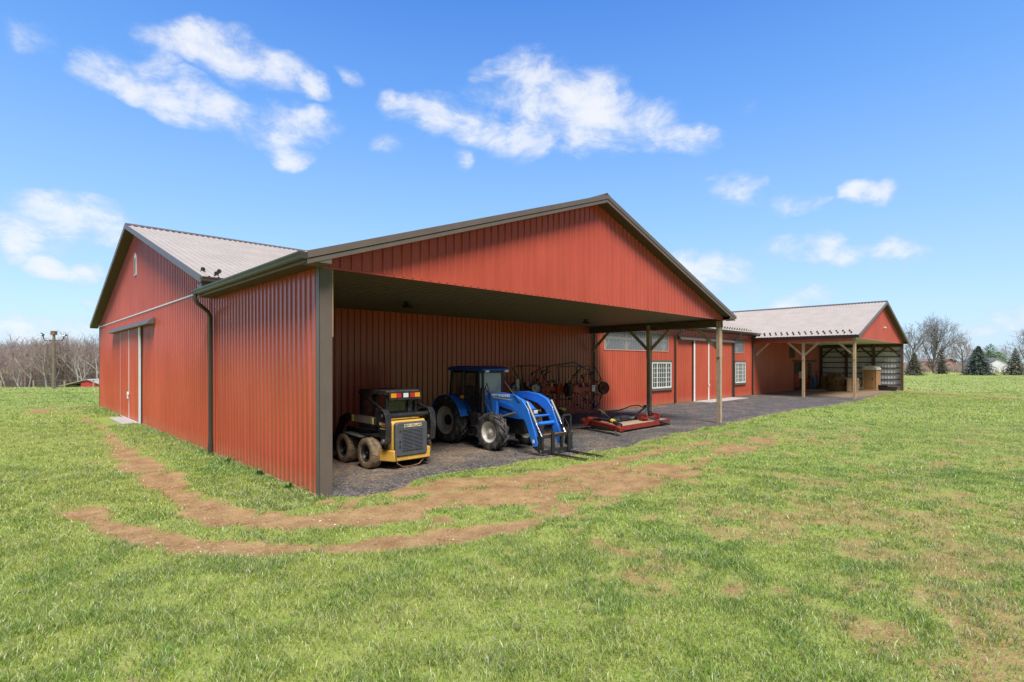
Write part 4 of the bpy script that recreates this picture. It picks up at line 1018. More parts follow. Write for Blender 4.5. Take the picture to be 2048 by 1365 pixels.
# --- blue tractor with front loader, nose towards the viewer (towards -y)
def tractor():
    r=empty('tractor',W(6.6,2.7,.022),AU); tag(r,'blue tractor with black cab and front loader carrying pallet forks','tractor')
    for x,sd in ((-.73,-1),(.73,1)):
        wheel(r,(x,1.0,.71),.70,.42,.43,sd,M['tyre'],M['rimw'],15,'bar',.13,M['blk'])
        wheel(r,(x*1.02,-1.02,.52),.52,.34,.305,sd,M['tyre'],M['rimw'],13,'bar',.10,M['rimw'])
    b=MB(); b.box(-.24,.24,-1.7,1.15,.46,.88); b.box(-.42,.42,-1.16,-.88,.42,.62); b.lathe([(-.72,.12),(.72,.12)],(0,1.0,.71),'x',12); b.lathe([(-.6,.07),(.6,.07)],(0,-1.02,.52),'x',12); b.box(-.3,.3,.5,1.3,.6,1.0); b.build('chassis',M['blk'],r,bevel=.02)
    # hood: lofted rounded sections, nose drops forward
    b=MB(); secs=[(-.22,.36,1.02,1.56),(-.7,.36,.98,1.54),(-1.2,.35,.93,1.47),(-1.6,.33,.9,1.36),(-1.82,.28,.9,1.20)]
    vs=[];n=9
    for (y,hw,z0,z1) in secs:
        for k in range(n):
            t=k/(n-1); an=PI*t; x=-hw*math.copysign(abs(math.cos(an))**.45,math.cos(an)); z=z0+(z1-z0)*(math.sin(an)**.45 if 0<t<1 else 0)
            vs.append((x,y,z))
    fs=[(i*n+k,(i+1)*n+k,(i+1)*n+k+1,i*n+k+1) for i in range(len(secs)-1) for k in range(n-1)]; fs.append(tuple(range((len(secs)-1)*n,len(secs)*n)))
    b.add(vs,fs); hood=b.build('hood',M['blue'],r,ang=45); recalc(hood)
    b=MB(); b.prism([(-1.84,.55),(-1.86,1.10),(-1.80,1.19),(-1.70,.9),(-1.66,.55)],'x',-.27,.27); b.box(-.30,.30,-1.6,-.3,.88,1.02); b.build('grille',M['blk'],r)
    for x in (-.17,.17):
        q=MB(); q.obox((x,-1.86,1.08),(.08,0,0),(0,.015,0),(0,-.01,.05)); q.build('headlight',M['lens'],r,bevel=.01)
    for sg in (-1,1):
        q=MB(); q.prism([(-.55,1.18),(-1.45,1.06),(-1.45,1.12),(-.55,1.30)],'x',sg*.366,sg*.372); q.build('hood_vent',M['blk'],hood)
    # cab
    b=MB()
    A=lambda x,y,z:(x,y,z)
    for sg in (-1,1):
        b.bar((sg*.52,-.22,1.02),(sg*.56,-.22,2.24),.07,.07); b.bar((sg*.66,.45,1.0),(sg*.62,.42,2.24),.06,.06); b.bar((sg*.62,1.10,1.35),(sg*.60,1.02,2.24),.07,.07)
        b.box(sg*.30,sg*.60,-.25,.5,.74,.98); b.bar((sg*.6,-.2,1.0),(sg*.66,.5,1.0),.05,.06); b.bar((sg*.62,.5,1.35),(sg*.62,1.1,1.35),.05,.06)
    b.box(-.55,.55,-.26,-.18,.95,1.10); b.box(-.6,.6,1.02,1.1,1.3,1.42); b.box(-.58,.58,-.25,1.1,2.18,2.25); b.box(-.55,.55,-.15,1.0,.74,.86)
    cab=b.build('cab',M['blk'],r,bevel=.01); cab.scale=(.86,1,1); cab.location=(-.087,0,0)
    b=MB(); b.quad((-.52,-.24,1.08),(.52,-.24,1.08),(.55,-.22,2.2),(-.55,-.22,2.2)); b.build('windscreen',M['shield'],cab)
    for sg in (-1,1):
        b=MB(); b.quad((sg*.60,-.2,1.03),(sg*.665,.43,1.03),(sg*.63,.42,2.2),(sg*.575,-.2,2.2)); b.quad((sg*.66,.48,1.05),(sg*.64,1.06,1.42),(sg*.61,1.02,2.2),(sg*.63,.45,2.2)); b.build('side_glass',M['darkglass'],cab)
    b=MB(); b.quad((-.58,1.08,1.42),(.58,1.08,1.42),(.56,1.03,2.2),(-.56,1.03,2.2)); b.build('rear_glass',M['darkglass'],cab)
    b=MB(); b.box(-.25,.25,.45,.95,.95,1.15); b.prism([(.88,1.1),(1.0,1.1),(.98,1.75),(.90,1.75)],'x',-.24,.24); b.build('seat',M['blk'],r,bevel=.03)
    b=MB(); b.tube([(0,-.05,1.05),(0,.1,1.42)],.035,8); b.lathe([(0,.17),(.015,.185),(.03,.17),(.015,.155),(0,.17)],(0,.12,1.44),'z',18); b.build('steering_wheel',M['blk'],r)
    # roof: rounded lofted slab with overhang
    b=MB(); prof=[(-.44,2.24),(-.50,2.28),(-.46,2.34),(-.2,2.385),(.6,2.40),(1.12,2.37),(1.20,2.32),(1.14,2.25)]
    b.prism(prof,'x',-.66,.45); b.build('cab_roof',mat('shaded_blue_roof',(.012,.07,.28),.35),r,bevel=.03)  # roof is the tractor blue darkened, shade put into the colour
    for sg in (-1,1):
        q=MB(); q.obox((sg*.46,-.50,2.24),(.08,0,0),(0,.03,0),(0,0,.035)); q.build('work_light',M['lens'],cab,bevel=.01)
    # rear mudguards
    for sg in (-1,1):
        b=MB(); Pn=[];m=16
        for k in range(m+1):
            a=R(-78+k*(150/m)); rr_=.80+(.02 if k<3 else 0); Pn.append((1.0+rr_*math.sin(a),.71+rr_*math.cos(a)))
        inner=[(1.0+(y-1.0)*.965,.71+(z-.71)*.965) for y,z in Pn]
        x0,x1=sg*.46,sg*.93
        b.prism(Pn+inner[::-1],'x',x0,x1); f=b.build('mudguard',M['blue'],r,bevel=.012,ang=40); recalc(f)
        b=MB(); b.prism([(1.0+.74*math.sin(R(a)),.71+.74*math.cos(R(a))) for a in range(-70,71,10)]+[(1.4,.9),(.6,.9)],'x',sg*.44,sg*.455); b.build('guard_side',M['blk'],f)
        q=MB(); q.box(sg*.70,sg*.82,.32,.36,1.42,1.5); q.build('tail_lamp',M['amber'],f)
    # exhaust, steps, lights, mirror, wiper
    b=MB(); b.tube([(-.58,-.42,1.0),(-.58,-.42,2.15),(-.60,-.44,2.22)],[.045,.045,.04],12); b.tube([(-.58,-.42,1.0),(-.58,-.42,1.75)],.068,14); b.build('exhaust_stack',M['blk'],r)
    b=MB(); b.prism([(-.45,.36),(-.10,.36),(.05,1.0),(-.4,1.0)],'x',-.74,-.44); b.box(-.80,-.46,-.42,.02,.34,.37); b.box(-.78,-.46,-.38,.0,.60,.63); b.prism([(-.45,.4),(.3,.4),(.3,.85),(-.4,.9)],'x',.40,.70); b.build('fuel_tank',M['blk'],r,bevel=.02)
    for sg in (-1,1):
        q=MB(); q.lathe([(-.05,.0),(-.045,.045),(.02,.05),(.03,0)],(sg*.50,-.30,1.42),'y',12); q.build('turn_light',M['amber'],r)
    b=MB(); b.tube([(.45,-.2,2.0),(.82,-.3,2.02),(.95,-.32,1.95)],.012,6); mi=b.build('mirror_arm',M['blk'],r); b=MB(); b.box(.88,1.02,-.36,-.32,1.70,1.98); b.build('mirror',M['steelg'],mi,bevel=.01)
    b=MB(); b.bar((-.05,-.27,1.38),(.50,-.27,1.22),.015,.02); b.lathe([(0,.03),(.05,.03)],(-.05,-.29,1.38),'y',8); b.build('wiper',M['blk'],r)
    # loader
    for sg in (-1,1):
        x=sg*.50
        b=MB(); b.prism([(-.62,.66),(-.92,.62),(-.98,1.0),(-1.02,1.52),(-.80,1.60),(-.60,1.50),(-.55,1.05)],'x',x-.05,x+.05); mo=b.build('loader_mast',M['blue'],r,bevel=.012); recalc(mo)
        up=[(-.62,1.60),(-1.2,1.645),(-1.70,1.585),(-2.02,1.46),(-2.24,1.24),(-2.40,.86),(-2.60,.36),(-2.58,.24)]
        lo=[(-2.44,.22),(-2.36,.36),(-2.17,.82),(-1.94,1.14),(-1.66,1.31),(-1.2,1.42),(-.62,1.45)]
        b=MB(); b.prism(up+lo,'x',x-.055,x+.055); a=b.build('loader_arm',M['blue'],r,bevel=.014,ang=40); recalc(a)
        b=MB(); b.tube([(x,-1.86,1.40),(x,-2.20,.98)],.001,4)
        b=MB(); b.tube([(x,-2.16,1.42),(x,-2.50,.86)],.042,12); cy=b.build('tilt_cylinder',M['steelg'],r); b=MB(); b.tube([(x,-2.49,.87),(x,-2.72,.50)],.022,10); b.build('piston_rod',M['chrome'],cy)
        b=MB(); b.tube([(x,-.85,.85),(x,-1.75,1.10)],.04,10); b.build('lift_cylinder',M['steelg'],r)
        for hp in ([(x*1.13,-2.60,.95),(x*1.13,-2.75,.75),(x*1.12,-2.80,.55),(x*1.1,-2.72,.42)],[(x*1.13,-.7,1.62),(x*1.2,-.62,1.9),(x*1.1,-.5,1.75),(x*1.16,-.75,1.5),(x*1.13,-.8,1.1)],[(x*1.13,-.75,1.6),(x*1.3,-.55,1.75),(x*1.25,-.6,1.3),(x*1.13,-.85,1.0)]):
            b=MB(); b.tube(hp,.014,6); b.build('hydraulic_hose',M['blk'],r)
        if sg<0:
            lettering('NEW HOLLAND',.105,M['wl'],a,(x-.060,-1.16,1.555),(PI/2,0,-PI/2),1,.003)
            q=MB(); q.prism([(-.80,1.485),(-1.62,1.44),(-1.62,1.455),(-.80,1.50)],'x',x-.058,x-.056); q.build('decal',M['yl'],a)
            q=MB(); q.box(x-.058,x-.056,-2.50,-2.42,.33,.42); q.build('decal',M['wl'],a)
            q=MB(); q.tube([(x-.07,-1.35,1.95),(x-.07,-1.95,1.42)],.012,6); q.build('level_rod',M['chrome'],a)
    b=MB(); b.tube([(-.5,-2.28,.80),(.5,-2.28,.80)],.055,12); b.tube([(-.5,-2.12,1.0),(.5,-2.12,1.0)],.03,10); b.build('loader_cross_tube',M['blue'],r)
    # pallet fork carriage
    b=MB(); y=-2.68
    b.box(-.50,.78,y-.06,y,.46,.55); b.box(-.50,.78,y-.07,y-.01,.06,.15)
    for x in (-.50,-.08,.30,.70): b.box(x,x+.07,y-.05,y+.03,.15,.46)
    b.prism([(y+.28,.2),(y+.02,.06),(y+.02,.5),(y+.2,.52)],'x',-.53,-.50); b.prism([(y+.28,.2),(y+.02,.06),(y+.02,.5),(y+.2,.52)],'x',.78,.81)
    fk=b.build('fork_carriage',M['blk'],r,bevel=.006); recalc(fk)
    b=MB(); b.box(-.50,.78,y-.065,y+.005,.551,.57); b.build('worn_top_rail',M['rust'],fk)
    b=MB(); b.tube([(.36,y-.03,.55),(.36,y-.03,1.0),(.40,y-.03,1.03),(.66,y-.03,1.03),(.70,y-.03,1.0),(.70,y-.03,.55)],.028,8); b.build('back_guard',M['blk'],fk)
    for x in (-.18,.50):
        b=MB(); b.prism([(y-.075,.62),(y-.115,.62),(y-.12,.06),(y-1.25,.028),(y-1.25,.018),(y-.075,.015)],'x',x,x+.11); t_=b.build('fork_tine',M['blk'],fk); recalc(t_)
    return r
tractor()

# --- folded hay tedder by the back wall
def tedder():
    X0=12.5; r=empty('hay_tedder',W(X0,5.0,.022),AU); tag(r,'folded red hay tedder with black guard hoops and small tyres by the back wall','hay tedder')
    def pt(s,z,y=0): return (s-X0,y,z)
    IR=M['tedred']; BK=M['blk']
    b=MB(); b.bar(pt(9.95,1.56,.1),pt(12.6,1.40,0),.16,.18); b.bar(pt(12.6,1.40,0),pt(15.1,1.31,-.1),.16,.20); b.box(-.15,.15,-.2,.2,1.2,1.62); b.box(-1.9,-1.55,-.16,.2,1.25,1.7); b.box(1.25,1.6,-.2,.14,1.15,1.6)
    b.bar(pt(12.6,1.4,0),pt(12.3,.6,-.2),.12,.12); b.build('main_beam',IR,r,bevel=.01)
    b=MB(); b.bar(pt(11.3,.80,-.1),pt(12.0,.62,-.35),.14,.14); b.bar(pt(12.0,.62,-.35),pt(13.4,.44,-.75),.15,.16); b.bar(pt(13.4,.44,-.75),pt(14.7,.34,-1.1),.12,.14); b.bar(pt(12.0,.62,-.3),pt(12.0,.3,-.55),.1,.1); b.bar(pt(12.0,.6,-.3),pt(11.7,.5,.8),.12,.12); b.build('drawbar',IR,r,bevel=.01)
    b=MB(); b.prism([(pt(11.95,0)[0],.56),(pt(12.35,0)[0],.53),(pt(12.42,0)[0],.60),(pt(12.3,0)[0],.66),(pt(11.95,0)[0],.68)],'y',-.62,-.60); b.prism([(pt(14.1,0)[0],.32),(pt(14.45,0)[0],.30),(pt(14.4,0)[0],.42),(pt(14.2,0)[0],.48)],'y',-1.12,-1.10); b.build('decal',M['yl'],r)
    b=MB(); b.box(pt(14.68,0)[0],pt(14.9,0)[0],-.22,-.19,1.22,1.50); b.build('warning_plate',M['white'],r)
    # guard hoops of bent tube
    hoops=[[(10.47,1.76,.1),(10.11,2.31,.2),(10.5,2.37,.25),(11.7,2.38,.2),(11.18,1.72,.1)],[(11.97,1.75,.15),(11.83,2.30,.3),(12.28,2.32,.3),(12.01,1.82,.15)],
      [(12.58,.97,-.1),(12.56,1.6,-.1),(12.54,2.33,-.05),(13.6,2.35,-.05),(14.73,2.36,.0),(14.9,1.7,0)],[(11.85,2.34,0),(12.7,2.43,-.1),(13.55,2.52,-.1),(14.11,2.33,-.1),(14.96,2.01,-.15)],
      [(14.06,2.30,-.1),(13.38,1.74,-.05),(13.2,1.45,0)],[(14.92,2.32,-.2),(15.34,1.81,-.2),(15.40,1.4,-.2),(15.39,1.07,-.2),(15.24,.67,-.2),(14.96,.46,-.2)],[(10.6,2.35,.2),(10.62,1.7,.1)],[(12.6,.97,-.1),(13.5,.95,-.1)],[(13.95,2.3,.1),(13.9,1.5,.05)]]
    for h in hoops:
        b=MB(); b.tube([pt(s,z,y) for s,z,y in h],.026,7); b.build('guard_hoop',BK,r)
    # four rotors folded up, each with tine arms
    rg=random.Random(4)
    for (s,z,y,n,ph) in ((10.9,1.5,-.35,7,.3),(11.9,1.35,.25,7,.1),(13.4,1.38,-.3,7,.5),(14.7,1.33,.1,7,.2)):
        b=MB(); b.lathe([(-.06,0),(-.06,.17),(.0,.22),(.06,.17),(.06,0)],pt(s,z,y),'y',18); ro=b.build('rotor',IR,r)
        for k in range(n):
            arms=MB(); tn=MB()
            a=ph+2*PI*k/n; L=.62+.05*rg.random(); e=pt(s+L*math.sin(a),z+L*math.cos(a),y-.12)
            arms.tube([pt(s+.12*math.sin(a),z+.12*math.cos(a),y),e],[.026,.02],6)
            for sg in (-1,1):
                ta=a+sg*.14; e2=(e[0]+.05*math.sin(ta),e[1],e[2]+.05*math.cos(ta)); e3=(e2[0]+.10*math.sin(a+sg*.5),e2[1]-.30,e2[2]+.12*math.cos(a+sg*.5))
                tn.tube([e,e2,e3],.009,5)
            tn.tube([(e[0],e[1]-.06,e[2]),(e[0],e[1]+.06,e[2])],.035,8)
            arms.build('tine_arm',IR,ro); tn.build('tine',BK,ro)
    # small carrying wheels up in the air and one on the ground
    def small(s,z,y,rad,w,rot,rm):
        e=empty('carrying_wheel',pt(s,z,y),rot,r); wheel(e,(0,0,0),rad,w,rad*.56,-1,M['tyre'],rm,0,'bar',.03,rm,name='tyre')
    small(10.71,1.50,-.5,.27,.18,.75,M['rimw']); small(10.05,1.50,-.1,.27,.18,.5,M['rimw']); small(12.72,1.38,-.45,.29,.2,-.35,M['implred']); small(15.42,1.36,-.3,.29,.13,1.25,M['implred'])
    small(11.95,.33,-.55,.33,.2,.35,M['rust'])
    b=MB(); b.tube([pt(13.1,1.0,-.2),pt(13.2,.52,-.5)],.02,6); b.tube([pt(14.0,1.2,-.2),pt(13.6,.45,-.6)],.022,6); b.tube([pt(14.9,.95,-.2),pt(13.9,.5,-.6)],.024,6); b.tube([pt(12.88,1.2,-.2),pt(12.72,.84,-.4),pt(12.7,.55,-.5)],.02,6); b.tube([pt(13.08,1.24,-.2),pt(13.55,.74,-.3)],.02,6); b.build('stay',IR,r)
    b=MB()
    for k in range(7):
        s=10.3+k*.72; b.tube([pt(s,1.5+.1*rg.random(),-.15),pt(s+.2,1.72+.1*rg.random(),-.25),pt(s+.5,1.5,-.2),pt(s+.7,1.42,-.1)],.014,5)
    b.tube([pt(14.6,.40,-1.1),pt(15.2,.42,-1.3),pt(15.5,.62,-1.7),pt(15.6,.66,-2.0),pt(15.5,.55,-2.4),pt(15.2,.42,-2.9)],.022,6); b.build('hydraulic_hose',BK,r)
    b=MB()
    for s,z in ((11.85,1.58),(12.0,1.12),(13.9,1.5),(10.45,1.62)): b.lathe([(0,0),(0,.075),(.16,.075),(.16,0)],pt(s,z-.05,-.28),'z',12)
    b.build('gearbox',M['steelg'],r)
    return r
tedder()

# --- red mower parked between the tedder and the posts
def mower():
    r=empty('disc_mower',W(11.9,1.9,.022),AU); tag(r,'low red hay mower with flat dusty deck, black hitch frame and long drawbar','mower')
    r.scale=(1,1,.82)
    b=MB(); b.prism([(-.30,-.72),(3.2,-.62),(3.25,.75),(-.05,.85)],'z',.20,.285); dk=b.build('deck',mat('dusty_deck',(.36,.24,.17),.85,var=.3,dust=(.40,.31,.22),dustamt=.7,scale=2),r,bevel=.01)
    b=MB(); b.prism([(-.32,-.75),(3.23,-.65),(3.22,-.625),(-.31,-.725)],'z',.10,.30); b.prism([(3.21,-.65),(3.24,-.65),(3.28,.78),(3.25,.78)],'z',.12,.295); b.build('deck_skirt',M['implred'],r)
    b=MB(); b.box(-.2,3.1,-.6,.7,.02,.19); b.build('cutter_bar',M['blk'],r,bevel=.02)
    b=MB(); b.bar((-.42,.70,.42),(-.40,.55,.35),.36,.40); b.bar((-.42,.6,.38),(-1.02,-1.12,.30),.16,.20); b.bar((-1.02,-1.05,.30),(-1.06,-1.25,.27),.20,.16); b.prism([(-.62,.9),(.25,.8),(.25,.7),(-.62,.72)],'z',.36,.52); b.build('drawbar',M['implred'],r,bevel=.015)
    b=MB(); b.tube([(-1.0,-.95,.24),(-1.0,-.95,.10)],.035,10); b.tube([(-1.0,-.95,.10),(-1.0,-.95,.0)],.022,10); b.box(-1.06,-.94,-1.01,-.89,-.005,.012); b.build('jack_stand',M['chrome'],r)
    # three-point frame
    b=MB(); b.bar((2.02,-.35,.28),(2.40,-.05,.92),.09,.05); b.bar((2.72,-.10,.28),(2.42,-.05,.92),.09,.05); b.bar((1.55,.1,.35),(2.40,-.03,.88),.08,.06); b.box(2.33,2.5,-.12,.02,.84,.98); b.bar((2.05,-.4,.42),(2.72,-.85,.14),.07,.07); b.tube([(2.0,-.36,.46),(2.40,-.65,.27),(2.74,-.92,.12)],[.045,.05,.07],10); b.build('hitch_frame',M['blk'],r,bevel=.006)
    b=MB()
    for x in (1.85,2.75): b.box(x,x+.06,-.45,-.05,.285,.58); b.box(x-.12,x+.18,-.3,-.24,.285,.5)
    b.bar((1.7,-.4,.42),(2.9,-.3,.42),.08,.08); b.build('hitch_bracket',M['implred'],r,bevel=.008)
    rg=random.Random(9); b=MB()
    for k in range(7):
        x=.55+k*.2; b.tube([(x,.1+.2*rg.random(),.34),(x+.12,.2*rg.random(),.40+.12*rg.random()),(x+.3,.25*rg.random(),.42+.08*rg.random()),(x+.45,.1,.34)],.035+.03*rg.random(),7)
    b.tube([(.35,.15,.36),(.8,.2,.42),(1.3,.15,.44),(1.7,.2,.40)],[.10,.14,.13,.06],10); b.build('drive_shaft_cover',M['blk'],r)
    b=MB(); b.tube([(-.52,.35,.50),(-.50,.0,.56),(-.62,-.55,.52),(-.86,-1.05,.42)],[.06,.07,.075,.09],12); b.lathe([(0,.05),(.04,.11),(.10,.11),(.12,.06)],(-.9,-1.10,.37),'y',12); b.build('power_shaft',M['blk'],r)
    b=MB(); b.tube([(-.63,-.55,.55),(-.69,-.68,.53)],.085,10); b.build('shaft_collar',M['yl'],r)
    b=MB(); b.tube([(-.72,-.7,.55),(-.8,-.82,.45),(-.74,-.86,.36),(-.80,-.92,.30)],.022,6); b.tube([(-.70,-.68,.55),(-.68,-.8,.42),(-.72,-.9,.40)],.018,6); b.build('safety_tie',M['white'],r)
    b=MB(); b.tube([(-.5,.7,.5),(-.46,.55,.85),(-.40,.4,.98),(-.30,.2,.92),(-.1,-.1,.55),(.2,-.2,.34)],.024,7); b.tube([(-.35,.6,.45),(-.2,.3,.48),(.1,.2,.40),(.5,.2,.36)],.03,7); b.build('hydraulic_hose',M['blk'],r)
    return r
mower()

# ------------------------------------------------------------------ things under the far porch
M['hay'] = mat('hay', (.30,.175,.07), .95, var=.55, scale=7, bump=1., bscale=50, stretch=(1,1,2.2), dust=(.13,.07,.03), dustamt=.5)
def bale():
    b=MB(); bm=bmesh.new(); bmesh.ops.create_cube(bm,size=1); bmesh.ops.subdivide_edges(bm,edges=bm.edges,cuts=5,use_grid_fill=True)
    rg=random.Random(5)
    for v in bm.verts: v.co=Vector((v.co.x*.92,v.co.y*.46,v.co.z*.38)); v.co+=Vector((rg.uniform(-1,1),rg.uniform(-1,1),rg.uniform(-1,1)))*.018
    b.v=[tuple(v.co) for v in bm.verts]; b.f=[tuple(v.index for v in f.verts) for f in bm.faces]; bm.free()
    for y in (-.1,.1):   # twine
        b.tube([(-.47,y,-.2),(-.47,y,.2),(.47,y,.2),(.47,y,-.2)],.006,4)
    return b
b0=bale().build('hay_bale',M['hay'],None)
spots=[]
for row in range(4):
    for k in range(4):
        if row==3 and k in (0,3): continue
        spots.append((53.6,4.35+k*.52+(.05 if row%2 else 0),.24+row*.385,PI/2*0+rng.uniform(-.08,.08)))
words=['lowest','second','third','topmost']
nm=['farthest from the toilet','second from the wheelbarrow','second from the toilet','nearest the toilet']
lab=lambda z,k: 'tan hay bale in the %s layer of the stack, %s'%(words[min(3,int((z-.2)/.38))],nm[k])
first=True
for (s,t,z,a) in spots:
    o=b0 if first else b0.copy()
    if not first: COL.objects.link(o)
    first=False
    p=W(s,t,z); o.location=p; o.rotation_euler=(rng.uniform(-.03,.03),rng.uniform(-.03,.03),AU+a)
    k=3-int(round((t-4.35)/.52-.05)); tag(o,lab(z,max(0,min(3,k))),'hay bale','hay bales stacked at the porch end wall')
def hay_heap():
    # loose fork-pulled hay as a heap of many bent straws over a mound
    n1=26;n2=14; b=MB(); vs=[];fs=[]
    for i in range(n1+1):
        for j in range(n2+1):
            x=i/n1*2-1;y=j/n2*2-1; rr_=max(0,1-(abs(x)**2.6+abs(y)**2.6)); h=1.12*rr_**.38
            h*= .85+.3*rng.random(); vs.append((x*1.15+rng.uniform(-.03,.03),y*.95+rng.uniform(-.03,.03),h))
    for i in range(n1):
        for j in range(n2): a=i*(n2+1)+j; fs.append((a,a+n2+1,a+n2+2,a+1))
    b.add(vs,fs)
    for k in range(2600):
        x=rng.uniform(-1,1);y=rng.uniform(-1,1); rr_=max(0,1-(abs(x)**2.6+abs(y)**2.6))
        z=1.1*rr_**.38*rng.uniform(.75,1.02); a=rng.random()*6.28; L=rng.uniform(.05,.16); dz=rng.uniform(-.05,.06)
        px,py=x*1.2,y*1.0; b.add([(px,py,z),(px+.008,py+.008,z),(px+L*math.cos(a),py+L*math.sin(a),z+dz)],[(0,1,2)])
    o=b.build('hay_heap',M['hay'],None,smooth=False); o.location=W(50.9,4.0,.05); o.rotation_euler=(0,0,AU+.3)
    return tag(o,'loose pulled hay heap on the porch slab before the bale stack','hay heap')
hay_heap()
def wheelbarrow():
    r=empty('wheelbarrow',W(51.0,6.1,.05),AU-.35); tag(r,'blue wheelbarrow stood up on its nose beside the stall door','wheelbarrow')
    bl=mat('blue_tub',(.03,.13,.27),.45,var=.15)
    b=MB(); # tub standing up, open side towards the wall
    outer=[(-.34,.12),(-.30,1.0),(-.16,1.16),(.16,1.16),(.30,1.0),(.34,.12),(.2,.02),(-.2,.02)]
    inner=[(x*.74,.12+(z-.1)*.84) for x,z in outer]
    n=len(outer)
    vs=[(x,.16,z) for x,z in outer]+[(x,-.14,z) for x,z in inner]+[(x*.94,.16,.03+z*.96) for x,z in outer]+[(x*.94,-.10,.02+z*.98) for x,z in inner]
    fs=[(i,(i+1)%n,n+(i+1)%n,n+i) for i in range(n)]+[tuple(range(n,2*n))]+[(2*n+i,3*n+i,3*n+(i+1)%n,2*n+(i+1)%n) for i in range(n)]+[tuple(range(4*n-1,3*n-1,-1))]+[(i,2*n+i,2*n+(i+1)%n,(i+1)%n) for i in range(n)]
    b.add(vs,fs); t=b.build('tub',bl,r,bevel=.01); recalc(t)
    for sg in (-1,1):
        b=MB(); b.tube([(sg*.08,-.2,.05),(sg*.2,-.2,.7),(sg*.28,-.16,1.5)],.022,8); b.build('handle',M['woodnew'],r)
        b=MB(); b.tube([(sg*.2,-.18,.55),(sg*.2,-.36,.75),(sg*.22,-.18,.98)],.016,6); b.build('leg',M['blk'],r)
    w_=wheel(r,(.0,-.27,.22),.2,.09,.11,-1,M['tyre'],M['blk'],0,'bar',.02,M['blk'],name='wheel'); w_.rotation_euler=(0,0,0)
wheelbarrow()
def tool(name,label,cat,s,t,lean,head):
    r=empty(name,W(s,t,.05),AU); tag(r,label,cat,'tools leaning by the bales')
    b=MB(); b.tube([(0,0,.1),(lean,.35,1.62)],.018,7); b.build('shaft',M['woodnew'],r)
    b=MB()
    if head=='broom': b.prism([(-.16,.0),(.16,.0),(.10,.16),(-.10,.16)],'y',-.03,.03)
    else:
        for k in range(4): b.tube([(-.12+k*.08,0,.18),(-.12+k*.08,-.05,.0)],.007,5)
        b.box(-.13,.13,-.015,.015,.15,.19)
    b.build('head',M['hay'] if head=='broom' else M['blk'],r)
tool('broom','wooden handled straw broom leaning between wheelbarrow and bales','broom',51.9,6.25,.18,'broom')
tool('pitchfork','wooden handled pitchfork leaning on the wall behind the wheelbarrow','pitchfork',51.45,6.3,-.12,'fork')
def crate():
    r=empty('wooden_crate',W(48.55,2.45,.03),AU+.1); tag(r,'tall slatted wooden crate of kindling beside the front porch post','crate')
    b=MB(); 
    for x in (-.32,.32):
        for y in (-.36,.36): b.box(x-.04,x+.04,y-.04,y+.04,0,1.2)
    for z in (.05,.38,.72,1.08): b.box(-.30,.30,.34,.38,z,z+.13)
    for z in (.05,.38,.72,1.08): b.box(-.36,-.33,-.34,.02,z,z+.12); b.box(.33,.36,-.34,.34,z,z+.12)
    b.box(-.36,-.332,.05,.36,.03,1.18)
    b.build('frame',M['woodnew'],r,bevel=.004)
    b=MB(); b.box(-.3,.3,-.3,.3,.02,.05); b.box(-.3,.3,-.38,-.35,1.05,1.18); b.build('floor_board',M['woodnew'],r)
    b=MB()
    for k in range(46):
        x=rng.uniform(-.27,.27); y=rng.uniform(-.42,.28); z=rng.uniform(.08,.75); b.bar((x,y,z),(x+rng.uniform(-.15,.15),y-rng.uniform(-.1,.18),z+rng.uniform(-.25,.35)),.03,.025)
    b.build('kindling',M['wood'],r)
crate()
def panel():
    r=empty('hand_sled',W(49.85,3.05,.04),AU+.5); tag(r,'dark blue plastic sled leaning against the hay heap','sled')
    b=MB(); b.prism([(-.26,0),(.26,0),(.30,.25),(.26,.95),(.12,1.02),(-.12,1.02),(-.26,.95),(-.30,.25)],'y',-.03,.03); o=b.build('tray',mat('dark_blue_plastic',(.014,.03,.065),.4),r,bevel=.015,rot=(-.32,0,0))
    b=MB(); b.tube([(-.28,-.05,.02),(-.31,-.05,.25),(-.27,-.05,.95),(-.12,-.05,1.04),(.12,-.05,1.04),(.27,-.05,.95),(.31,-.05,.25),(.28,-.05,.02)],.022,8); b.build('rim',M['blk'],r,rot=(-.32,0,0))
panel()
def toilet():
    r=empty('portable_toilet',W(53.35,2.05,.05),AU-.12); tag(r,'tan portable toilet with rounded pale roof against the galvanised wall','portable toilet')
    tan=mat('tan_plastic',(.42,.25,.115),.55,var=.08); 
    b=MB(); b.box(-.5,.5,-.53,.53,.10,1.86); b.box(-.54,.54,-.57,.57,.0,.10)
    for x in (-.52,.46):
        for y in (-.55,.49): b.box(x,x+.06,y,y+.06,.1,1.85)
    for y in (-.3,-.1,.1,.3): pass
    for x in (-.25,.0,.25): b.box(x-.05,x+.05,-.545,-.531,.25,1.75)
    b.build('cabin',tan,r,bevel=.012)
    b=MB(); b.box(-.525,-.502,-.34,.40,.16,1.84)
    for k in range(7): b.box(-.535,-.526,-.28,.34,.28+k*.22,.30+k*.22)
    d=b.build('door',mat('ochre_plastic',(.36,.20,.08),.55,var=.08),r,bevel=.008)
    b=MB(); b.box(-.55,-.527,-.27,-.2,.95,1.1); b.build('latch',M['blk'],d)
    b=MB(); P=[(-.60,1.84),(-.60,1.90)]+[(.60*math.sin(R(a)),1.90+.33*math.cos(R(a))) for a in range(-80,81,10)]+[(.60,1.90),(.60,1.84)]
    b.prism(P,'x',-.56,.56); b.build('roof',mat('pale_plastic_roof',(.62,.60,.56),.5),r,bevel=.012)
    b=MB(); b.tube([(.4,.45,2.0),(.4,.45,2.4)],.05,10); b.build('vent_pipe',M['blk'],r)
toilet()
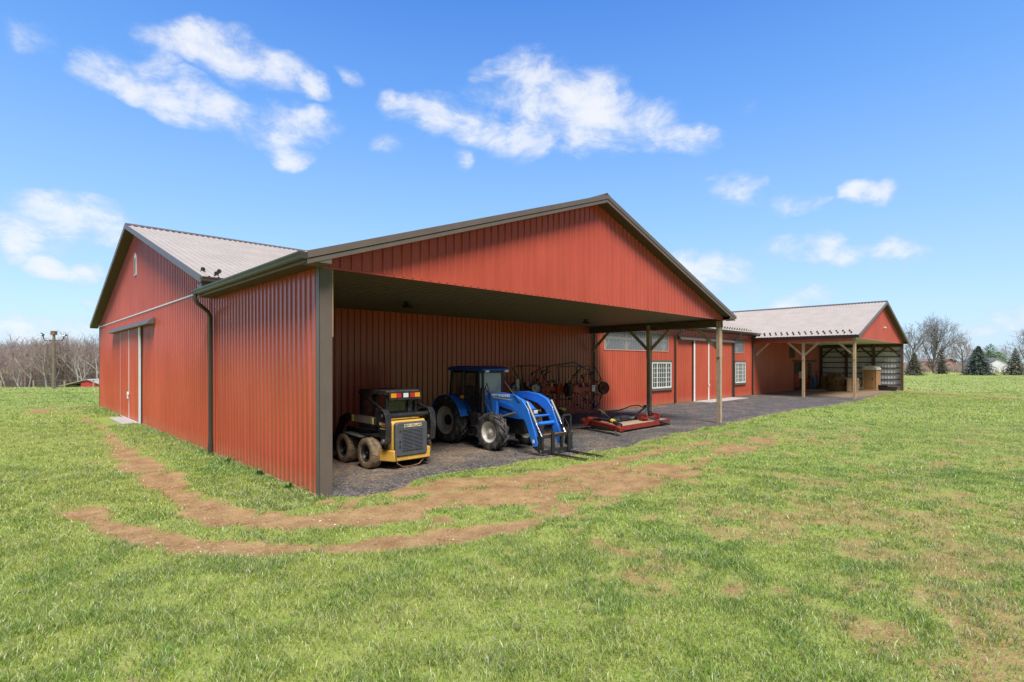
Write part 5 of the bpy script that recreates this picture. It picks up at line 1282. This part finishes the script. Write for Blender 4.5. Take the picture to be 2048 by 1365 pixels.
def tub(name,s,t,z,r1,r2,h,label,sx,tilt):
    b=MB(); b.lathe([(0,0),(0,r2),(h*.5,(r1+r2)/2+.01),(h-.02,r1),(h,r1+.025),(h,r1-.02),(h*.4,r2-.02),(.03,r2-.05),(.03,0)],(0,0,0),'z',30)
    o=b.build(name,mat('black_rubber',(.03,.031,.033),.6),None,ang=40); o.location=W(s,t,z); o.rotation_euler=(tilt,0,AU); o.scale=(.8,sx,1)
    return tag(o,label,'trough')
tub('water_trough',53.7,1.05,.03,.72,.6,.33,'long black rubber water trough by the galvanised wall',1.3,0)
tub('feed_pan',53.55,1.3,.36,.45,.36,.15,'round black feed pan lying tilted on the water trough',1.0,.12)

# ------------------------------------------------------------------ far surroundings
def bark(name,col): return mat(name,col,.95,var=.3,scale=2)
BK_GREY=bark('grey_bark',(.17,.145,.13)); BK_TWIG=bark('twig_grey',(.20,.165,.15)); BK_WHITE=bark('white_bark',(.36,.33,.305)); BK_RED=bark('reddish_twig',(.31,.235,.21)); BK_PALE=bark('pale_twig',(.28,.225,.20)); BK_BROWN=bark('brown_bark',(.13,.10,.085))  # reddish twig colour lightened to stand in for haze over the wood
def bare_tree(seed,H,spread,r0,limbs=7,fork=.28,up=.55,lev=4,twig=.016,dens=1.0,white=0):
    """returns (trunk and main limbs, branches and twigs)"""
    rg=random.Random(seed); T=MB(); Cn=MB()
    def grow(p,d,L,r,l):
        n=4 if l<2 else 3; P=[p]; q=p; dd=d.copy(); rr_=[r]
        for i in range(n):
            dd=(dd+Vector((rg.gauss(0,.13),rg.gauss(0,.13),rg.gauss(0,.07)+.10*up))).normalized(); q=q+dd*L/n; P.append(q); rr_.append(max(twig*.6,r*(1-.62*(i+1)/n)))
        (T if l<=white else Cn).tube(P,rr_,6 if l<1 else (4 if l==1 else 3),cap=False)
        if l>=lev: return
        k=[limbs,6,6,5,4][l]*dens; k=int(k)+(rg.random()<k%1)
        for i in range(k):
            f=(fork+(1-fork)*((i+.5)/k)) if l==0 else (.22+.78*(i+rg.random())/k)
            f=min(.98,f); fi=f*n; a=int(fi); pp=P[a].lerp(P[min(n,a+1)],fi-a)
            az_=i*2.399+rg.uniform(-.5,.5); ax=dd.orthogonal().normalized(); ax.rotate(Matrix.Rotation(az_,3,dd))
            ang=R(rg.uniform(26,52)) if l==0 else R(rg.uniform(22,55))
            nd=(dd*math.cos(ang)+ax*math.sin(ang)*(spread if l==0 else 1)).normalized()
            if nd.z<-.1: nd.z=abs(nd.z)*.3
            nl=L*((.78-.30*f) if l==0 else rg.uniform(.40,.62)); grow(pp,nd,nl,max(twig,r*(.5 if l==0 else .42)*(1-.35*f)),l+1)
    grow(Vector((0,0,-.2)),Vector((0,0,1)),H*.74,r0,0)
    return T,Cn
def mesh_of(mb,name,m):
    o=mb.build(name,m,None); me=o.data; bpy.data.objects.remove(o); return me
def place_tree(name,me_t,me_c,loc,label,cat='tree',group=None,sc=1.,rz=0.,sz=None):
    r=empty(name,loc,rz); r.scale=(sc,sc,sz or sc); tag(r,label,cat,group)
    a=bpy.data.objects.new('trunk',me_t); COL.objects.link(a); a.parent=r
    c=bpy.data.objects.new('crown',me_c); COL.objects.link(c); c.parent=r
    return r
def gxy(px,Y): return (px-1024)/1056.*Y
def gz(x,y): return float(ground_z(np.array([x]),np.array([y]))[0])

# wood behind the left field: pale sycamores one can tell apart, and the brown mass behind
VAR=[]
for i,(sd,lim,sp,fk) in enumerate(((11,5,.7,.40),(12,4,.9,.30),(13,5,.6,.5),(14,4,.85,.22))):
    t,c=bare_tree(sd,9.6,sp,.15,lim,fk,.9,3,.020,.85,white=1); VAR.append((mesh_of(t,'trunk',BK_WHITE),mesh_of(c,'crown',BK_PALE)))
syc=[(59,97,1.0,0,'tall white barked bare tree at the left of the wood, clear of the light pole'),(40,92,.72,3,'leaning low forked pale tree in the wood nearest the left side'),(97,94,.95,2,'straight white trunk just before the light pole in the wood'),
 (113,99,.98,1,'white barked tree showing right of the light pole'),(151,95,1.03,3,'wide forked white sycamore above the small red shelter'),(177,98,1.02,0,'white sycamore with crooked limbs over the red shelter roof'),(195,93,1.0,2,'white tree half hidden by the barn end wall corner'),
 (14,98,.95,1,'pale bare tree at the far left of the wood'),(170,90,.8,1,'thin leaning white stem between the two big sycamores')]
for px,Y,sc,v,lb in syc:
    x=gxy(px,Y); place_tree('sycamore_tree',*VAR[v],(x,Y,gz(x,Y)-.1),lb,group='white sycamores at the edge of the wood',sc=sc,rz=px)
WV=[]
for i in range(5):
    t,c=bare_tree(30+i,9.0,.85,.14,7,.2,.8,3,.026,1.0); WV.append((t,c))
def wood_mass(name,n,xr,yr,label,hs=(.75,1.05),m=BK_RED,off=0):
    vs=[];fs=[];rg=random.Random(len(name)+n)
    tot=MB()
    for k in range(n):
        x=rg.uniform(*xr);y=rg.uniform(*yr); z=gz(x,y)+off; s=rg.uniform(*hs); a=rg.random()*6.28; ca,sa=math.cos(a)*s,math.sin(a)*s
        for part in WV[k%5]:
            b_=len(vs); vs.extend([(x+p[0]*ca-p[1]*sa,y+p[0]*sa+p[1]*ca,z+p[2]*s) for p in part.v]); fs.extend([tuple(i+b_ for i in f) for f in part.f])
    tot.v=vs;tot.f=fs; o=tot.build(name,m,None,smooth=False); return tag(o,label,kind='stuff')
wood_mass('brown_woods',210,(-140,-62),(100,132),'brown leafless wood beyond the left field',(.8,1.12),BK_RED)
wood_mass('grey_woods',100,(-150,-66),(128,160),'grey leafless trees deeper in the wood',(1.0,1.3),bark('hazy_twig',(.25,.215,.205)))
# undergrowth screen of the wood: brushy stems
def brush(name,n,xr,yr,h,m,label,off=0):
    rg=random.Random(n); b=MB()
    for k in range(n):
        x=rg.uniform(*xr);y=rg.uniform(*yr);z=gz(x,y)+off
        for j in range(9):
            a=rg.random()*6.28; e=(x+math.cos(a)*rg.uniform(.2,1.2),y+math.sin(a)*rg.uniform(.2,1.2),z+h*rg.uniform(.4,1.)); w_=.05
            b.add([(x-w_+math.cos(a)*.2,y,z-.1),(x+w_+math.cos(a)*.2,y,z-.1),e],[(0,1,2)])
    o=b.build(name,m,None,smooth=False); return tag(o,label,kind='stuff')
brush('underbrush',1500,(-140,-60),(94,135),4.6,BK_BROWN,'brown underbrush filling the wood')
# light pole
lx,ly=gxy(107,51.8),51.8
r=empty('light_pole',(lx,ly,gz(lx,ly)),0); tag(r,'wooden yard light pole with two floodlights on a curved arm','light pole')
b=MB(); b.tube([(0,0,-.2),(0.02,0,3),(0.05,0,5.65)],[.155,.13,.105],14); b.box(-.22,.22,-.2,.2,5.45,5.6) if False else None; b.build('pole',mat('weathered_pole',(.17,.14,.105),.9,var=.3,scale=5,stretch=(4,4,.6)),r)
b=MB(); b.box(-.17,.25,-.16,.16,5.3,5.68); b.build('junction_box',M['rust'],r)
b=MB(); b.tube([(-.98,0,5.15),(-.95,0,4.88),(-.82,0,4.76),(-.6,0,4.72),(0,0,4.72),(.6,0,4.72),(.82,0,4.76),(.95,0,4.88),(.98,0,5.05)],.035,8); b.build('arm',M['blk'],r)
for sg in (-1,1):
    b=MB(); b.obox((sg*1.12,-.05,5.33 if sg<0 else 5.22),(.18,0,-.09 if sg<0 else .04),(0,.13,.04),(.025 if sg<0 else -.025,0,.07)); b.tube([(sg*.98,0,5.0),(sg*1.05,0,5.25)],.045,8); fl=b.build('floodlight',M['gutter'],r,bevel=.02)
    b=MB(); b.obox((sg*1.12,-.17,5.33 if sg<0 else 5.22),(.14,0,-.07 if sg<0 else .03),(0,.02,.0),(.02 if sg<0 else -.02,0,.07)); b.build('lens',M['lens'],fl)
# left fence: posts with two wires and a low board
FX=[-99,-36,2,67,129,187,243]
fe=empty('paddock_fence',(0,0,0)); tag(fe,'wooden post and wire paddock fence before the wood','fence')
FP=[]
for px in FX:
    Y=63; x=gxy(px,Y); z=gz(x,Y); FP.append((x,Y,z)); b=MB(); b.tube([(x,Y,z-.3),(x,Y,z+1.02)],[.085,.075],8); b.build('post',M['wood'],fe)
for h,rad in ((.98,.018),(.62,.008),(.36,.008)):
    b=MB(); b.tube([(x,Y-.09,z+h) for x,Y,z in FP],rad,5); b.build('wire',M['steelg'],fe)
b=MB()
for (x0,y0,z0),(x1,y1,z1) in zip(FP[:-1],FP[1:]): b.bar((x0,y0-.1,z0+.12),(x1,y1-.1,z1+.12),.03,.10)
b.build('bottom_rail',M['wood'],fe)
# second low fence stub near the red shelter
# small red shelter in the dip
Y=80; x0,x1=gxy(121,Y),gxy(200,Y); zb=gz((x0+x1)/2,Y)-.1
r=empty('run_in_shed',(gxy(163,Y),Y,zb),.0); tag(r,'small red run-in shed with grey roof down behind the paddock fence','shed')
hh=.08-zb
b=MB(); wd=(x1-x0)
b.prism([(-.1,0),(2.9,0),(2.9,hh-.75),(1.0,hh),(-.1,hh-.55)],'y',.0,.1); b.box(-3.2,-.1,2.9,3.0,0,hh-.7); b.box(2.8,2.9,.1,3.0,0,hh-.75); b.box(-3.2,-3.1,.2,2.9,0,hh-1.2); b.build('wall',mat('bright_red_wood',(.45,.035,.035),.6,var=.1),r)
b=MB(); b.prism([(1.0,hh+.03),(-3.3,hh-1.0),(-3.3,hh-1.08),(1.0,hh-.05)],'y',-.25,3.2); b.prism([(1.0,hh+.03),(3.1,hh-.80),(3.1,hh-.88),(1.0,hh-.05)],'y',-.25,3.2); b.build('roof',M['roof'],r)
b=MB(); b.box(-3.1,-.12,.6,.7,0,hh-1.0); b.build('opening',M['darkvoid'],r)
# conifers
def conifer(seed,H,Rb,m_t,m_c,base=.06,top=1.15,lay=17,seg=15,droop=.25):
    rg=random.Random(seed); T=MB(); T.tube([(0,0,-.2),(0,0,H*.5),(0,0,H*.98)],[H*.022,H*.014,.02],8); Cn=MB()
    for l in range(lay):
        f=l/(lay-1); z=H*(base+(1-base)*f); rad=Rb*(1-f)**(1/top)*(.9+.25*rg.random())+.05
        nb=max(5,int(seg*(1-f*.55)))
        for k in range(nb):
            a=2*PI*(k+rg.random()*.8)/nb; L=rad*rg.uniform(.72,1.1); dz=-L*droop*rg.uniform(.5,1.5)
            ca,sa=math.cos(a),math.sin(a)
            for j in range(11):
                t0=.18+.82*j/10; px,py,pz=ca*L*t0,sa*L*t0,z+dz*t0*t0+rg.uniform(-.05,.05)*H*.12
                for q in range(3):
                    w_=(.07+.09*(1-t0))*min(Rb,2.)*rg.uniform(.6,1.2)*(1-.45*f); aa=a+rg.uniform(-1.3,1.3); cz=rg.uniform(-.7,.8)*w_*1.4
                    ex,ey=px+math.cos(aa)*w_*2,py+math.sin(aa)*w_*2; nxp,nyp=-math.sin(aa)*w_*.38,math.cos(aa)*w_*.38
                    tw=rg.uniform(-1.,1.)*w_*.5
                    Cn.add([(px,py,pz),((px+ex)/2+nxp,(py+ey)/2+nyp,pz+cz*.5+tw),(ex,ey,pz+cz),((px+ex)/2-nxp,(py+ey)/2-nyp,pz+cz*.5-tw)],[(0,1,2,3)])
    return mesh_of(T,'trunk',m_t),mesh_of(Cn,'crown',m_c)
def needle(name,col): 
    m=mat(name,col,.8,var=.5,scale=1.6); return m
N_BLUE=needle('blue_green_needles',(.15,.18,.15)); N_DARK=needle('dark_needles',(.12,.135,.095)); N_BROWN=needle('brownish_needles',(.20,.18,.13)); N_PINE=needle('bright_pine_needles',(.17,.26,.085)); N_OLIVE=needle('olive_needles',(.20,.20,.15))
def put(name,mesh,px,Y,label,cat='tree',group=None,rz=0,dz=0):
    x=gxy(px,Y); return place_tree(name,mesh[0],mesh[1],(x,Y,gz(x,Y)+dz),label,cat,group,1.,rz)
put('spruce_tree',conifer(2,4.3,1.9,BK_BROWN,N_BROWN),1829,104,'short brownish spruce just beyond the far porch corner',group='conifers along the far field')
put('spruce_tree',conifer(3,6.2,1.25,BK_BROWN,N_DARK,top=1.1),1884,111,'slim dark conifer standing before the big bare tree',group='conifers along the far field')
put('spruce_tree',conifer(4,5.6,3.0,BK_BROWN,N_BLUE,top=1.4,lay=22,seg=20),1957,104,'broad blue-green spruce to the left of the white house',group='conifers along the far field')
put('spruce_tree',conifer(5,5.2,2.6,BK_BROWN,N_OLIVE,top=.95,lay=14,seg=12,droop=.4),2031,105,'open olive spruce to the right of the white house gable',group='conifers along the far field')
pn=conifer(6,7.6,3.0,BK_BROWN,N_PINE,base=.3,top=2.0,lay=14,seg=12,droop=-.3)
put('pine_tree',pn,1981,150,'bright green pine rising behind the broad spruce',group='conifers along the far field')
p2=conifer(8,5.4,3.2,BK_BROWN,N_PINE,base=.3,top=2.4,lay=11,seg=12,droop=-.3)
put('pine_tree',p2,1998,152,'lower bright green pine above the white house roof',group='conifers along the far field')
def mk(seed,H,sp,r0,limbs,fork,up,lev,tw,m1,m2,dens=1.):
    t,c=bare_tree(seed,H,sp,r0,limbs,fork,up,lev,tw,dens); return mesh_of(t,'trunk',m1),mesh_of(c,'crown',m2)
big=mk(41,11.2,1.05,.30,15,.08,1.1,4,.018,BK_GREY,BK_TWIG,1.0)
put('bare_tree',big,1868,119,'big bare fan shaped tree above the brick house',rz=1.)
md=mk(42,8.0,.95,.26,9,.25,.7,4,.018,BK_GREY,BK_RED,.95)
put('bare_tree',md,1926,126,'reddish bare tree between the dark conifer and the broad spruce',rz=2)
put('bare_tree',mk(43,9.4,.9,.28,10,.2,.8,4,.018,BK_GREY,BK_TWIG,.95),1820,114,'bare tree half hidden behind the far porch gable',rz=.4)
put('bare_tree',mk(44,9.4,.9,.28,10,.15,.9,4,.018,BK_GREY,BK_TWIG,.95),2049,117,'bare tree at the right edge above the olive spruce',rz=3)
# houses
def house(name,px,Y,w,d,hw,rise,rz,wallm,roofm,label,wins,chim=False):
    x=gxy(px,Y); r=empty(name,(x,Y,gz(x,Y)),rz); tag(r,label,'house','houses beyond the far field')
    b=MB(); b.box(-w/2,w/2,0,d,-.3,hw); b.prism([(-w/2,hw),(w/2,hw),(0,hw+rise)],'y',.0,d); b.build('wall',wallm,r)
    b=MB()
    for sg in (-1,1):
        e=w/2+.3; ze=hw-rise*.3/(w/2); b.prism([(0,hw+rise+.14),(sg*e,ze+.14),(sg*e,ze+.0),(0,hw+rise+.01)],'y',-.35,d+.3)
    rf=b.build('roof',roofm,r); recalc(rf)
    if chim: b=MB(); b.box(w*.2,w*.2+.6,d*.4,d*.4+.6,hw,hw+rise+.9); b.build('chimney',wallm,rf)
    for (cx_,cz_,ww,wh) in wins:
        b=MB(); b.box(cx_-ww/2-.08,cx_+ww/2+.08,-.05,-.003,cz_-wh/2-.08,cz_+wh/2+.08); f=b.build('window',M['white'],r)
        b=MB(); b.box(cx_-ww/2,cx_-.03,-.07,-.052,cz_-wh/2,cz_+wh/2); b.box(cx_+.03,cx_+ww/2,-.07,-.052,cz_-wh/2,cz_+wh/2); b.build('pane',M['glassw'],f)
    return r
brick=mat('far_brick',(.30,.14,.10),.9,var=.15,scale=5); shg=mat('grey_shingle',(.17,.17,.18),.9,var=.15); tanr=mat('tan_shingle',(.24,.17,.125),.9,var=.15)
house('brick_house',1900,142,3.3,9,2.75,.75,.0,brick,tanr,'two storey red brick house right of the slim dark conifer',[(-.35,1.95,1.0,.7),(-.5,.35,1.9,1.1),(1.1,.35,.5,1.0)],True)
house('brick_house',1851,140,4.6,9,.55,1.8,PI/2*0+.0,brick,tanr,'low brick house with a wide tan roof left of the big bare tree',[(.6,-.05,.7,.8),(-1.0,0.,1.,.7)])
house('white_house',1997,136,5.6,16,2.0,1.55,-.32,mat('white_siding',(.80,.80,.80),.7,var=.03),shg,'white sided house gable with grey roof behind the spruces',[(2.2,.6,.5,.8)])
def car(px,Y,label):
    x=gxy(px,Y); r=empty('parked_car',(x,Y,gz(x,Y)+.1),-1.0); tag(r,label,'car')
    b=MB(); b.prism([(-2.0,.25),(2.0,.25),(2.05,.7),(1.6,.85),(-1.9,.9),(-2.05,.6)],'y',-.85,.85); b.build('body',mat('car_dark_paint',(.02,.022,.028),.3),r,bevel=.05)
    b=MB(); b.prism([(-1.7,.9),(-1.3,1.42),(.5,1.42),(1.15,.87)],'y',-.78,.78); b.build('cabin',M['darkglass'],r,bevel=.05)
    b=MB(); b.prism([(-1.4,1.425),(.55,1.425),(.45,1.5),(-1.3,1.5)],'y',-.74,.74); b.build('roof',M['white'],r,bevel=.02)
    for xx in (-1.25,1.25):
        for yy in (-.8,.8): wheel_e=MB(); wheel_e.lathe([(-.1,.0),(-.1,.33),(.1,.33),(.1,0)],(xx,yy,.3),'y',16); wheel_e.build('wheel',M['tyre'],r)
    for yy in (-.55,.55): q=MB(); q.box(2.03,2.07,yy-.15,yy+.15,.55,.68); q.build('headlight',M['lens'],r)
car(1921,150,'dark parked car with pale roof between the brick house and broad spruce')
wood_mass('distant_trees',46,(85,190),(150,185),'brown leafless trees far behind the houses',(.55,.85),BK_RED,off=.0)
brush('hedge_brush',420,(78,150),(128,150),3.0,BK_RED,'reddish bare brush between the far houses')
